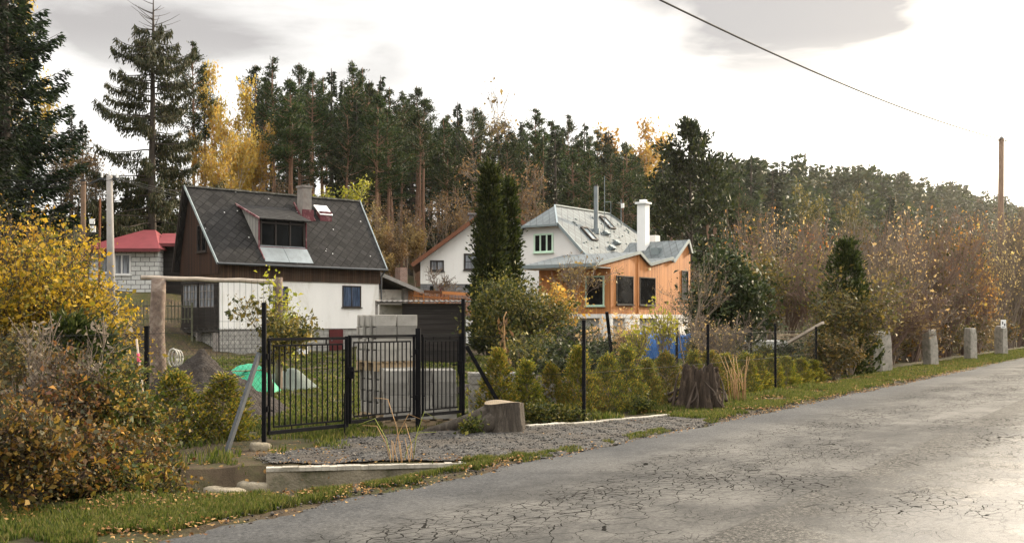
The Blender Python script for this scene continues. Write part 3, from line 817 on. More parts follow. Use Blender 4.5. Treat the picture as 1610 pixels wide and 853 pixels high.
bollard(1464, 573, 518, 22, -.07, 'granite bollard leaning slightly, second from the creeper-clad conifer', .42)
bollard(1526, 565, 515, 19, -.01, 'upright granite bollard, third from the creeper-clad conifer', .42)
t, h, w = bollard(1574, 557, 512, 19, -.01, 'granite bollard standing in front of the wooden utility pole', .42)
sg = thing('notice_plate', 'small white notice plate fixed above the bollard by the utility pole', 'sign', (t.location.x - .05, t.location.y - .35, t.location.z + h - .12), .42)
mb = MB(); mb.box(-.17, .17, -.01, .01, .02, .42); mb.build('plate', sign_m, sg)
mb = MB(); mb.bar((0, .03, -h + .1), (0, .03, .40), .04); mb.build('stake', gran, sg)
mb = MB(); mb.box(-.10, -.02, -.014, -.011, .20, .33); mb.box(.03, .12, -.014, -.011, .12, .24); mb.box(-.11, .10, -.014, -.011, .06, .085); mb.build('print', ink, sg)

# ------------------------------------------------------------------ fence, gates
black = plain('black painted steel', (.008, .008, .009), .65, .35, 9, 0, .15, 60, spec=.04)
wire_m = plain('dark wire', (.012, .013, .013), .7, .2, spec=.1)
strut_m = plain('dark grey steel', (.05, .055, .06), .5, .3, 6, 0, .1)

def chain_mesh(p0, p1, h, zb=.05, sp=.085, r=.0017, name='mesh', parent=None):
    """diamond wire netting between two ground points (local to world origin)"""
    p0 = np.array(p0, float); p1 = np.array(p1, float); Lk = np.linalg.norm(p1[:2] - p0[:2])
    segs0, segs1 = [], []
    for sgn in (1, -1):
        for c in np.arange(-h if sgn > 0 else 0, Lk if sgn > 0 else Lk + h, sp):
            a0 = max(c, 0) if sgn > 0 else min(c, Lk); zz0 = (a0 - c) * sgn
            a1 = c + sgn * h; a1c = min(max(a1, 0), Lk); zz1 = (a1c - c) * sgn
            if abs(zz1 - zz0) < .03: continue
            segs0.append((a0, zz0)); segs1.append((a1c, zz1))
    def W(s):
        s = np.array(s); f = s[:, :1] / Lk
        base = p0[None] * (1 - f) + p1[None] * f
        return base + np.column_stack([0 * s[:, 0], 0 * s[:, 0], s[:, 1] + zb])
    P0, P1 = W(segs0), W(segs1); k = len(P0)
    V, F = sticks((P0, P1, np.full(k, r), np.full(k, r)), 3)
    return link(name, np_mesh('wire netting', V, F), wire_m, parent)

def post(parent, p, h, w=.05, round_=True, name='post'):
    mb = MB(); mb.tube([(p[0], p[1], p[2] - .2), (p[0], p[1], p[2] + h)], w / 2, 10); mb.tube([(p[0], p[1], p[2] + h), (p[0], p[1], p[2] + h + .02)], w * .56, 10)
    return mb.build(name, black, parent)

def gp(p, dz=0): return (p[0], p[1], Hf(p[0], p[1]) + dz)

F1 = (-4.12, 12.2); F0 = (-5.6, 10.4)
t = thing('chain_link_fence', 'chain-link fence with black posts in front of the soil heap and two small conifers', 'fence')
ZF = -.02
chain_mesh((*F1, ZF), (*A_GATE, ZF), 1.50, parent=t); chain_mesh((*F0, ZF), (*F1, ZF), 1.45, parent=t)
post(t, (*F1, ZF), 1.55, .062)
mb = MB(); mb.bar((-3.5, 13.12, Hf(-3.5, 13.12) - .1), (A_GATE[0] - .05, A_GATE[1] - .05, 1.20), .05); mb.build('strut', strut_m, t)
mb = MB(); mb.tube([(*F0, 1.43), (*F1, 1.46), (*A_GATE, 1.50)], .003, 4); mb.tube([(*F1, .78), (-3.6, 13.0, .86), (-3.3, 13.5, .95)], .004, 4); mb.build('tension_wire', wire_m, t)

P3, P4, P5 = (1.15, 17.3), (3.97, 21.9), (6.25, 25.66); P6 = (8.1, 28.8)
t = thing('chain_link_fence', 'long chain-link fence with black posts along the row of young conifers', 'fence')
ZF = -.06
for a, b in ((C_GATE, P3), (P3, P4), (P4, P5), (P5, P6)): chain_mesh((*a, ZF), (*b, ZF), 1.38, parent=t, sp=.095)
for p, hh in ((P3, 1.66), (P4, 1.58), (P5, 1.60), (P6, 1.5)): post(t, (*p, ZF), hh, .062)
mb = MB(); mb.bar((.03, 16.95, Hf(0, 17) - .1), (C_GATE[0] + .05, C_GATE[1] + .02, 1.22), .05); mb.build('strut', black, t)
mb = MB()
for z in (.75, 1.36): mb.tube([(*C_GATE, z), (*P3, z + .02), (*P4, z), (*P5, z), (*P6, z)], .003, 4)
mb.build('tension_wire', wire_m, t)

def leaf(parent, p0, p1, z0, z1, inset=.09, n=14, fw=.037):
    """gate leaf of square tube with an inner grille"""
    p0 = Vector((*p0, 0)); p1 = Vector((*p1, 0)); d = (p1 - p0).normalized(); Lk = (p1 - p0).length
    def W(a, z): return p0 + d * a + Vector((0, 0, z))
    mb = MB(); h = fw / 2
    mb.bar(W(0, z0 + h), W(Lk, z0 + h), fw, fw * 1.25); mb.bar(W(0, z1 - h), W(Lk, z1 - h), fw)
    mb.bar(W(h, z0 + fw * 1.15), W(h, z1 - fw), fw * .98); mb.bar(W(Lk - h, z0 + fw * 1.15), W(Lk - h, z1 - fw), fw * .98)
    f = mb.build('gate_leaf', black, parent)
    g = MB(); b = .017; a0, a1 = inset, Lk - inset; b0, b1 = z0 + .09, z1 - .10
    g.bar(W(a0, b0), W(a1, b0), b * 1.3); g.bar(W(a0, b1), W(a1, b1), b * 1.3)
    for k in range(n):
        a = a0 + (a1 - a0) * k / (n - 1); g.bar(W(a, b0 + .01), W(a, b1 - .01), b)
    for a in (a0 + (a1 - a0) * .25, a0 + (a1 - a0) * .75):
        g.bar(W(a, b1 + .01), W(a, z1 - fw), b); g.bar(W(a, z0 + fw), W(a, b0 - .01), b)
    for z in (z0 + .30, z1 - .32):
        g.bar(W(fw, z), W(a0 - .01, z), b); g.bar(W(a1 + .01, z), W(Lk - fw, z), b)
    g.build('grille', black, f); return f

gd = Vector((B_GATE[0] - A_GATE[0], B_GATE[1] - A_GATE[1], 0)); GL = gd.length; gd.normalize()
def G(a): return (A_GATE[0] + gd.x * a, A_GATE[1] + gd.y * a)
t = thing('double_gate', 'black steel double gate with vertical bars across the gravel drive', 'gate')
mb = MB(); mb.bar((*A_GATE, -.2), (*A_GATE, 1.84), .052); mb.build('gate_post', black, t)
mb = MB(); mb.bar((*B_GATE, -.2), (*B_GATE, 1.50), .074); mb.build('gate_post', black, t)
mid = GL * .51
fA = leaf(t, G(.06), G(mid - .012), .16, 1.39); fB = leaf(t, G(mid + .012), G(GL - .07), .20, 1.41)
for f, c in ((fA, -.03), (fB, .03)):
    mb = MB(); p = G(mid + c)
    mb.bar((*p, .2), (*p, 1.40), .046); mb.build('closing_stile', black, f)
mb = MB(); p = G(mid); q = (p[0] + .05, p[1] - .06)
mb.box(q[0] - .04, q[0] + .04, q[1] - .02, q[1] + .03, .82, .98); mb.bar((q[0] + .0, q[1] - .04, .92), (q[0] + .12, q[1] - .04, .92), .02); mb.build('lock', black, fB)
mb = MB(); p = G(mid - .06); mb.bar((p[0], p[1] - .04, -.06), (p[0], p[1] - .04, .62), .018); mb.build('drop_bolt', black, fA)
mb = MB()
for a, p in ((.03, A_GATE), (GL - .045, B_GATE)):
    for z in (.45, 1.12): mb.box(G(a)[0] - .03, G(a)[0] + .03, G(a)[1] - .03, G(a)[1] + .03, z, z + .07)
mb.build('hinge', black, t)

t = thing('wicket_gate', 'narrow black barred wicket gate next to the double gate', 'gate')
cd = Vector((C_GATE[0] - B_GATE[0], C_GATE[1] - B_GATE[1], 0)); CL = cd.length; cd.normalize()
fw_ = leaf(t, (B_GATE[0] + cd.x * .08, B_GATE[1] + cd.y * .08), (C_GATE[0] - cd.x * .05, C_GATE[1] - cd.y * .05), .20, 1.41, .07, 9)
mb = MB(); mb.bar((*C_GATE, -.2), (*C_GATE, 1.95), .052); mb.build('gate_post', black, t)
p = (C_GATE[0] - cd.x * .06, C_GATE[1] - cd.y * .06 - .03); mb = MB(); mb.box(p[0] - .03, p[0] + .03, p[1] - .03, p[1] + .02, .80, 1.0); mb.bar((p[0], p[1] - .05, .94), (p[0] - .12, p[1] - .05, .94), .02); mb.build('lock', black, fw_)

# ------------------------------------------------------------------ hollow concrete blocks on their pallets
block_m = plain('grey concrete block', (.30, .285, .255), .95, .22, 5, 0, .7, 70, stain=(.24, .225, .195), bdist=.012)
def per_object_tone(m, lo=.72, hi=1.12):
    nt = m.node_tree; p = next(n for n in nt.nodes if n.type == 'BSDF_PRINCIPLED'); src = p.inputs['Base Color'].links[0].from_socket
    oi = nd(nt, 'ObjectInfo'); f = math_(nt, 'ADD', math_(nt, 'MULTIPLY', oi.outputs['Random'], hi - lo), lo)
    hs = nd(nt, 'HueSaturation'); lk(nt, src, hs.inputs['Color']); lk(nt, f, hs.inputs['Value']); lk(nt, hs.outputs[0], p.inputs['Base Color'])
per_object_tone(block_m, .58, 1.08)
BL, BW, BH = .358, .238, .186
def block_mesh():
    b = MB(); t_ = .034
    b.box(0, BL, 0, t_, 0, BH); b.box(0, BL, BW - t_, BW, 0, BH)
    b.box(.03, .065, t_, BW - t_, 0, BH - .02); b.box(BL / 2 - .02, BL / 2 + .02, t_, BW - t_, 0, BH - .02); b.box(BL - .065, BL - .03, t_, BW - t_, 0, BH - .02)
    return b
proto_block = block_mesh().build('concrete_block', block_m, None, bevel=.006)
used_block = [False]
wood_pale = plain('pallet wood', (.28, .21, .13), .85, .35, 5, 0, .4, 40, stretch=(1, 6, 6))
def stack(ox, oy, oz, rz, nx, ny, nl, label, group, skip=None, pallet=True, plabel='wooden pallet', tilt=True):
    c, s = math.cos(rz), math.sin(rz)
    if pallet:
        t = thing('wooden_pallet', plabel, 'pallet', (ox, oy, oz), rz); mb = MB(); W_, D_ = nx * BL, ny * BW
        for k in range(3): mb.box(-.02, W_ + .02, k * (D_ - .09) / 2, k * (D_ - .09) / 2 + .09, -.06, .07)
        mb.build('runner', wood_pale, t); mb = MB()
        for k in range(6): mb.box(k * (W_ - .09) / 5, k * (W_ - .09) / 5 + .09, -.015, D_ + .015, .072, .094)
        mb.build('deck', wood_pale, t); oz += .096
    for l in range(nl):
        for i in range(nx):
            for j in range(ny):
                inner = 0 < i < nx - 1 and 0 < j < ny - 1 and l < nl - 1
                if inner or (skip and skip(i, j, l)): continue
                if l < nl - 1 and j == ny - 1 and 0 < i: continue          # rows at the back that nothing shows
                lx, ly = i * (BL + .010) + random.uniform(-.010, .010), j * (BW + .010) + random.uniform(-.012, .012)
                loc = (ox + c * lx - s * ly, oy + s * lx + c * ly, oz + l * (BH + .0015)); r = rz + random.uniform(-.025, .025)
                if not used_block[0]:
                    o = proto_block; used_block[0] = True; o.location = loc; o.rotation_euler = (0, 0, r); tag(o, label, 'concrete block', group)
                else:
                    dup(proto_block, loc, r, label, group)
    return oz + nl * (BH + .0025)
ztop = stack(-2.12, 17.3, Hf(-2.1, 17.6), R(33), 2, 3, 4, 'grey hollow concrete block in the lower layers of the tall stack', 'blocks in the lower half of the tall stack', plabel='wooden pallet under the tall stack of concrete blocks')
stack(-2.16, 17.28, ztop, R(34), 2, 3, 4, 'grey hollow concrete block in the upper layers of the tall stack', 'blocks in the upper half of the tall stack', plabel='wooden pallet halfway up the tall stack of concrete blocks')
stack(-1.93, 16.42, Hf(-1.5, 16.8), R(9), 3, 3, 4, 'grey hollow concrete block in the low stack just behind the gates', 'blocks in the low stack behind the gates', plabel='wooden pallet under the low stack of concrete blocks')
stack(-.70, 18.1, Hf(0, 18.3) - .02, R(6), 4, 2, 4, 'grey concrete block in the low wall behind the first young conifer', 'blocks of the low loose wall', pallet=False, skip=lambda i, j, l: l == 3 and i > 2)
strap_m = plain('black strap', (.02, .02, .02), .4, .1)

# ------------------------------------------------------------------ stumps
bark_grey = plain('stump bark', (.065, .052, .040), .95, .6, 3.5, 0, 1.0, 30, stain=(.13, .11, .085), stretch=(7, 7, 1.2), bdist=.03)
cut_m = plain('sawn wood', (.24, .185, .12), .85, .3, 6, 0, .4, 50, stain=(.22, .16, .10))
_nt = cut_m.node_tree; _p = next(n for n in _nt.nodes if n.type == 'BSDF_PRINCIPLED'); _src = _p.inputs['Base Color'].links[0].from_socket
_w = nd(_nt, 'TexWave', wave_type='RINGS', rings_direction='Z'); _w.inputs['Scale'].default_value = 11; _w.inputs['Distortion'].default_value = 2.5; _w.inputs['Detail'].default_value = 3
lk(_nt, coords(_nt), _w.inputs['Vector']); lk(_nt, mix_(_nt, 1.0, _src, ramp_(_nt, _w.outputs['Fac'], [(.2, .55), (.7, 1.0)]), 'MULTIPLY'), _p.inputs['Base Color'])
def stump(name, label, x, y, rad, h, roots, mat, ridges, seed, top=True, taper=.12, rag=0.0):
    r = np.random.default_rng(seed); t = thing(name, label, 'tree stump', (x, y, Hf(x, y)))
    na_, nh = 72, 22; V = []; ph = r.uniform(0, 6.28, 6)
    for k in range(nh + 1):
        f = k / nh
        for i in range(na_):
            a = 2 * math.pi * i / na_
            rr = rad * (1 + taper * (1 - f)) * (1 + ridges * (math.sin(9 * a + ph[0] + 1.5 * f) * .5 + math.sin(17 * a + ph[1] - f) * .35 + math.sin(31 * a + ph[2]) * .22))
            for (ra, rl, rw) in roots:
                da = (a - ra + math.pi) % (2 * math.pi) - math.pi
                rr += rl * math.exp(-(da / rw) ** 2) * (1 - f) ** 3.0
            zz = h * f - .12 * (1 - f) + (rag * r.uniform(-1, 1) * f ** 3)
            V.append((math.cos(a) * rr, math.sin(a) * rr, zz + (.02 * math.sin(a * 2 + ph[3]) * f)))
    F = [(k * na_ + i, k * na_ + (i + 1) % na_, (k + 1) * na_ + (i + 1) % na_, (k + 1) * na_ + i) for k in range(nh) for i in range(na_)]
    link('bark', np_mesh('stump bark', V, F, True), mat, t)
    rim = V[nh * na_:]; cen = np.mean(np.array(rim), 0); V2 = [tuple(cen + (np.array(p) - cen) * .93 + np.array([0, 0, .004])) for p in rim] + [tuple(cen + np.array([0, 0, .015 - rag * .8]))]
    V2 = [tuple(p) for p in rim] + V2; F2 = [(i, (i + 1) % na_, na_ + (i + 1) % na_, na_ + i) for i in range(na_)]
    mb = MB(); mb.v = V2; mb.f = F2 + [(na_ + i, na_ + (i + 1) % na_, 2 * na_) for i in range(na_)]; mb.m = [0] * len(mb.f)
    mb.build('cut_face', cut_m if top else mat, t); return t
st = stump('cut_stump', 'freshly sawn grey stump with a flat pale top and spreading roots near the gate', -.12, 15.75, .285, .42, [(math.pi * 1.02, .62, .30), (math.pi * 1.45, .22, .3), (5.6, .12, .25), (2.4, .35, .25)], bark_grey, .035, 3)
mb = MB(); rp = []
for (a, l, h0) in ((3.25, 1.15, .26), (3.75, .75, .16), (2.9, .9, .2)):
    tt = np.linspace(0, 1, 9); pts = [(math.cos(a) * (.2 + l * x) + .03 * math.sin(6 * x), math.sin(a) * (.2 + l * x) + .06 * math.sin(5 * x + a), h0 * (1 - x) ** 1.2 - .07 * x) for x in tt]
    MB().tube(pts, list(np.linspace(.15, .035, 9)), 10).build('root', bark_grey, st, True)
rot_m = plain('rotten stump wood', (.060, .042, .030), .97, .6, 3, 0, 1.0, 24, stain=(.15, .105, .07), stretch=(8, 8, 1.0), bdist=.05)
st = stump('rotten_stump', 'dark ragged rotten stump with twisted roots beside the grass verge', 3.42, 19.75, .29, .74, [(3.6, .25, .3), (4.9, .15, .3), (5.8, .2, .3), (.5, .2, .3)], rot_m, .19, 11, False, .34, .10)
r = np.random.default_rng(5); mb = MB(); rootm = plain('twisted root', (.045, .032, .023), .95, .5, 4, 0, .8, 30, stretch=(1, 1, 1))
for k in range(13):
    a = r.uniform(0, 6.28); z0_, z1_ = r.uniform(-.05, .35), r.uniform(.3, .74); a1 = a + r.uniform(-.35, .35); q = 7
    pts = []
    for x in np.linspace(0, 1, q):
        rr = .36 + .10 * (1 - z0_) * (1 - x) + .03 * math.sin(x * 5 + k) + .10 * (1 - x)
        aa = a + (a1 - a) * x + .08 * math.sin(4 * x + k); pts.append((math.cos(aa) * rr, math.sin(aa) * rr, z0_ + (z1_ - z0_) * x))
    MB().tube(pts, list(np.linspace(r.uniform(.018, .04), .010, q)), 6).build('root', rootm, st, True)

# ------------------------------------------------------------------ yard: soil heap, tarp, log posts, stake
soil_m = plain('dark soil', (.024, .0185, .015), .98, .5, 5, 0, 1.0, 26, stain=(.048, .037, .029), bdist=.05)
def heap(name, label, cat, cx, cy, rx, ry, h, mat, res=110, rough=.09, skirt=.0, seed=1):
    g = np.linspace(-1, 1, res); gx, gy = np.meshgrid(g, g, indexing='ij'); d = np.sqrt(gx ** 2 + gy ** 2)
    x = cx + gx * rx; y = cy + gy * ry
    z = h * np.clip(1 - d ** 1.7, 0, 1) ** 1.15 * (1 + .30 * wob(x, y, 1.9, seed)) + rough * (wob(x, y, 5, seed) + .6 * wob(x, y, 13, seed + 2)) * np.clip(1 - d, 0, 1) ** .5
    z = z - .06 * (d > .97); V = np.column_stack([gx.ravel() * rx, gy.ravel() * ry, (H(x, y) - Hf(cx, cy) + z - .02).ravel()])
    idx = np.arange(res * res).reshape(res, res); F = np.stack([idx[:-1, :-1], idx[1:, :-1], idx[1:, 1:], idx[:-1, 1:]], -1)
    F = F[(d < 1.0)[:-1, :-1]]
    o = link(name, np_mesh(name, V, F.reshape(-1, 4), True), mat); o.location = (cx, cy, Hf(cx, cy)); tag(o, label, cat); return o
heap('soil_heap', 'heap of dark dug soil behind the wire fence', 'soil heap', -5.35, 18.6, 1.5, 2.0, .80, soil_m)
heap('soil_heap', 'low spread of dark soil beyond the young conifer row', 'soil heap', .9, 24.5, 2.8, 1.6, .30, soil_m, seed=4)
tarp_g = plain('green tarpaulin', (.012, .30, .155), .55, .25, 6, 0, .6, 30, bdist=.03)
net_g = plain('faded grey-green netting', (.075, .095, .078), .7, .3, 4, 0, .6, 40, bdist=.03)
heap('tarpaulin', 'bright green tarpaulin draped over a mound by the gate post', 'tarpaulin', at(388, 24), 24, .80, .8, .66, tarp_g, 60, .03, seed=7)
heap('ground_netting', 'faded grey-green netting draped on the ground beyond the gate', 'netting', at(446, 25.2), 25.2, .85, .9, .48, net_g, 60, .02, seed=9)
cap = MB(); cap.bar((at(330, 23), 23, .52), (at(420, 24), 24, .53), .05, .02); tag(cap.build('plank', wood_pale), 'thin pale plank lying by the green tarpaulin', 'plank')

log_m = plain('peeling log', (.15, .108, .085), .9, .5, 4, 0, .8, 40, stain=(.26, .21, .17), stretch=(2, 2, 2), bdist=.02)
pole_w = plain('stripped pole', (.36, .30, .24), .85, .3, 5, 0, .4, 30)
YL = 24.0; xl = at(248, YL); xr = at(437, YL + .4)
t = thing('log_frame', 'thick peeling log post carrying a long horizontal pole beyond the soil heap', 'log frame', (0, 0, 0))
mb = MB(); pts = [(xl + .02 * math.sin(k), YL, Hf(xl, YL) - .2 + (zat(438, YL) - Hf(xl, YL) + .2) * k / 8) for k in range(9)]
mb.tube(pts, [.19, .185, .178, .175, .17, .166, .162, .158, .155], 16); mb.build('log_post', log_m, t, True)
mb = MB(); pts = [(xr + .02, YL + .4, Hf(xr, YL) - .2 + 2.75 * k / 5) for k in range(6)]; mb.tube(pts, .085, 10); mb.build('log_post', log_m, t, True)
mb = MB(); pts = [(at(222 + 214 * k / 10, YL), YL + .4 * k / 10, zat(436 + 6 * k / 10, YL) + .01 * math.sin(k * 2)) for k in range(11)]
mb.tube(pts, [.052, .05, .055, .052, .05, .053, .05, .055, .058, .06, .06], 10); mb.build('rail', pole_w, t, True)
mb = MB()
for k in range(15):
    u = 292 + k * 9.3; x = at(u, YL + .12); mb.tube([(x, YL + .2, zat(440, YL)), (x + .01, YL + .2, .25)], .0032, 4)
for z in (1.6, 1.0, .5): mb.tube([(at(292, YL), YL + .2, z), (at(424, YL), YL + .2, z)], .003, 4)
mb.build('trellis_wire', wire_m, t)
hose = plain('pale hose', (.42, .40, .36), .6, .2)
mb = MB()
for q, (rr, dx) in enumerate(((.20, .0), (.18, .05), (.16, .1))):
    mb.tube([(at(272, 23.6) + dx + math.cos(a) * rr * .5, 23.6 + .05 * q, .95 + math.sin(a) * rr) for a in np.linspace(0, 6.28, 22)], .02, 6)
o = mb.build('hose_coil', hose, None, True); tag(o, 'pale hose coil leaning on the foot of the log post', 'hose')
o.location.z = -.15
t = thing('garden_stake', 'thin wooden stake with a pink marker near the fence post', 'stake', (at(226, 11.9), 11.9, Hf(-4, 11.9)))
mb = MB(); mb.tube([(.02, 0, -.1), (0, 0, .7), (-.08, 0, 1.42)], [.016, .014, .012], 6); mb.build('stick', pole_w, t, True)
mb = MB(); mb.tube([(-.05, 0, 1.17), (-.062, 0, 1.26)], [.022, .016], 6); mb.build('marker', plain('pink paint', (.7, .08, .16), .6, .1), t)

# ------------------------------------------------------------------ utility poles and wires
pole_c = plain('grey concrete pole', (.23, .215, .20), .85, .2, 3, 0, .3, 30)
pole_b = plain('brown timber pole', (.16, .105, .07), .9, .35, 3, 0, .5, 30, stretch=(5, 5, .6))
YP = 50.0; xp = at(174, YP); zp = Hf(xp, YP); hp = zat(276, YP) - zp
t = thing('utility_pole', 'tall pale concrete utility pole beside the white block house with red roof', 'utility pole', (xp, YP, zp))
mb = MB(); mb.tube([(.06, 0, -.5), (0, 0, hp * .5), (-.06, 0, hp)], [.20, .17, .135], 14); mb.build('pole', pole_c, t, True)
mb = MB(); mb.bar((-.5, 0, hp - .15), (.4, 0, hp - .15), .08); mb.bar((-.5, 0, hp - .15), (-.95, 0, hp - .35), .05); mb.build('bracket', strut_m, t)
mb = MB()
for k in range(3): mb.tube([(-.4 + .35 * k, 0, hp - .1), (-.4 + .35 * k, 0, hp + .12)], .05, 8)
mb.build('insulator', sign_m, t)
def wire(label, p0, p1, sag, r=.012, n=24, name='overhead_wire'):
    p0 = Vector(p0); p1 = Vector(p1); mb = MB()
    mb.tube([p0.lerp(p1, k / n) - Vector((0, 0, sag * 4 * (k / n) * (1 - k / n))) for k in range(n + 1)], r, 5)
    o = mb.build(name, wire_m, None, True); tag(o, label, 'wire'); return o
for k in range(3):
    wire(['topmost thin wire from the concrete pole over the yellow shrub', 'middle thin wire from the concrete pole over the yellow shrub', 'lowest thin wire from the concrete pole over the yellow shrub'][k],
         (xp - .4 + .35 * k, YP, zp + hp + .1 - .12 * k), (at(-60, 46), 46, zat(277 + 8 * k, 46)), .25, .014)
    wire(['upper thin wire from the concrete pole towards the forest', 'middle thin wire from the concrete pole towards the forest', 'lower thin wire from the concrete pole towards the forest'][k],
         (xp - .4 + .35 * k, YP, zp + hp + .1 - .12 * k), (at(520, 92), 92, zat(300 + 14 * k, 92)), 1.0, .014)
YR = 66.0; xr_ = at(1573, YR); zr = Hf(xr_, YR); hr = zat(218, YR) - zr
t = thing('utility_pole', 'tall brown timber utility pole at the road bend with a metal cap', 'utility pole', (xr_, YR, zr))
mb = MB(); mb.tube([(-.03, 0, -.4), (0, 0, hr * .5), (.06, 0, hr)], [.21, .18, .15], 14); mb.build('pole', pole_b, t, True)
mb = MB(); mb.tube([(.06, 0, hr), (.06, 0, hr + .14)], [.17, .05], 10); mb.bar((-.32, 0, hr - .1), (.42, 0, hr - .1), .07); mb.build('cap', strut_m, t)
mb = MB(); mb.tube([(.3, -.05, hr - .15), (.32, -.1, .6), (.3, -.12, 0)], .022, 6); mb.build('cable', strut_m, t)
mb = MB()
P1 = np.array([xr_ + .05, YR, zr + hr - .05])
tt = np.linspace(0, 2.0, 40); pts = [(P1[0] - 25.2 * q, P1[1] - 32.8 * q, P1[2] - 2.96 * q + 1.67 * q * q) for q in tt]
mb.tube(pts, .030, 6); o = mb.build('overhead_wire', wire_m, None, True); tag(o, 'single heavy wire sagging across the sky to the timber pole', 'wire')
t = thing('old_mast', 'rusty brown stub mast rising behind the yellow shrub', 'mast', (at(131, 52), 52, Hf(at(131, 52), 52)))
mb = MB(); mb.tube([(0, 0, 0), (0, 0, zat(285, 52) - t.location.z)], .12, 10); mb.build('pole', pole_b, t); mb = MB(); mb.tube([(0, 0, zat(285, 52) - t.location.z), (0, 0, zat(283, 52) - t.location.z)], .15, 10); mb.build('cap', strut_m, t)
t = thing('antenna_mast', 'thin rusty antenna mast with two small white panels by the red-roofed house', 'antenna', (at(150, 58), 58, Hf(at(150, 58), 58)))
zt = t.location.z; mb = MB(); mb.tube([(.2, 0, 0), (.25, 0, zat(312, 58) - zt)], .06, 8); mb.build('mast', plain('rust', (.17, .07, .035), .9, .4), t)
for v0, v1, dx in ((344, 352, -.15), (355, 365, -.10)):
    mb = MB(); mb.box(dx - .14, dx + .14, -.1, -.04, zat(v1, 58) - zt, zat(v0, 58) - zt); mb.build('panel', sign_m, t)
mb = MB(); mb.bar((-.1, 0, zat(366, 58) - zt), (.22, 0, zat(366, 58) - zt), .05); mb.bar((-.1, 0, zat(366, 58) - zt), (-.1, 0, zat(344, 58) - zt), .04); mb.build('bracket', strut_m, t)
# ------------------------------------------------------------------ buildings
dark_glass = glass('dark window glass', (.004, .0045, .005)); blue_curtain = glass('glass with blue curtain', (.05, .06, .09), .15, (.10, .14, .22))
pale_curtain = glass('glass with pale curtain', (.1, .1, .11), .15, (.32, .34, .37))
slate = diamonds('old slate', (.021, .020, .0195), .42, .40, (.006, .006, .006), .85, 1.49, (.55, .55, .53), moss=(.042, .040, .035), lw=.12)
metal_roof = diamonds('grey metal tiles', (.095, .112, .115), .25, .46, (.022, .027, .029), .5, 1.41, None, .15, swap=True, lw=.10, bstr=.8)
white_p = plain('white render', (.80, .785, .745), .92, .06, 1.5, 0, .25, 30, stain=(.64, .615, .55), stretch=(1, 1, .3), bdist=.008)
grey_p = plain('pale grey render', (.66, .655, .63), .92, .06, 1.2, 0, .2, 40)
soot_p = plain('sooty render', (.52, .49, .43), .92, .2, 1.6, 0, .3, 30, stain=(.13, .11, .095))
brown_b = planks('brown boards', (.025, .014, .008), (.105, .056, .030), .135, .016, grey=(.07, .054, .040))
dark_b = planks('dark gable boards', (.012, .006, .004), (.062, .027, .014), .16, .016)
black_b = planks('blackened boards', (.006, .005, .0045), (.028, .022, .018), .21, .016, True, grey=(.045, .040, .036))
larch = planks('fresh larch cladding', (.32, .122, .038), (.66, .29, .098), .12, .011, rough=.65, var2=.35, gapcol=(.15, .055, .02))
larch_f = planks('larch fence boards', (.42, .16, .05), (.62, .26, .085), .11, .02, rough=.7, gapcol=(.10, .04, .015))
grey_blk = blocks('grey basement blocks', (.30, .29, .265), (.38, .365, .33), (.17, .16, .15), .45, .22, .014)
white_blk = blocks('white painted blocks', (.70, .70, .67), (.62, .62, .59), (.16, .155, .15), .55, .27, .022)
stone_b = blocks('grey stone plinth', (.16, .16, .165), (.25, .25, .255), (.09, .09, .09), .42, .2, .015)
red_p = plain('dark red paint', (.085, .014, .014), .6, .25, 4)
redtrim = plain('red trim', (.105, .026, .032), .7, .35, 5, stain=(.26, .17, .165))
zinc = plain('zinc sheet', (.18, .205, .215), .5, .3, 2, .3, .15, 20)
trim_w = plain('grey-white verge board', (.27, .31, .31), .6, .15, 3)
dk_trim = plain('dark window frame', (.035, .028, .024), .6, .2)
gr_trim = plain('pale green window frame', (.50, .66, .52), .5, .06)
wh_trim = plain('white window frame', (.74, .73, .70), .5, .08)
grey_metal = plain('grey sheet metal', (.20, .235, .24), .45, .12, 2, .4, .1, 20)
chim_p = plain('grey chimney render', (.22, .20, .18), .95, .3, 4, 0, .6, 30, stain=(.19, .16, .14))
bluewhite = plain('white chimney render', (.72, .72, .70), .85, .06, 2)

def facebox(mb, face, pos, a0, a1, d0, d1, z0, z1, m=0):
    if face == '-y': mb.box(a0, a1, pos - d1, pos - d0, z0, z1, m)
    elif face == '+x': mb.box(pos + d0, pos + d1, a0, a1, z0, z1, m)
    elif face == '-x': mb.box(pos - d1, pos - d0, a0, a1, z0, z1, m)
    return mb

def window(parent, face, pos, a0, a1, z0, z1, fm, gm, fw=.07, mull=(), trans=(), proud=.05, label=None):
    mb = MB()
    facebox(mb, face, pos, a0, a1, -.02, proud, z0, z0 + fw); facebox(mb, face, pos, a0, a1, -.02, proud, z1 - fw, z1)
    facebox(mb, face, pos, a0, a0 + fw, -.02, proud, z0 + fw, z1 - fw); facebox(mb, face, pos, a1 - fw, a1, -.02, proud, z0 + fw, z1 - fw)
    for q in mull:
        a = a0 + (a1 - a0) * q; facebox(mb, face, pos, a - fw * .45, a + fw * .45, -.01, proud - .008, z0 + fw, z1 - fw)
    for q in trans:
        z = z0 + (z1 - z0) * q; facebox(mb, face, pos, a0 + fw, a1 - fw, -.008, proud - .02, z - .02, z + .02)
    f = mb.build('window', fm, parent)
    if label: f['label'] = label
    p = MB(); facebox(p, face, pos, a0 + fw, a1 - fw, -.015, .012, z0 + fw, z1 - fw); p.build('pane', gm, f)
    s = MB(); facebox(s, face, pos, a0 - .05, a1 + .05, -.01, proud + .06, z0 - .05, z0 - .002); s.build('sill', fm, f)
    return f

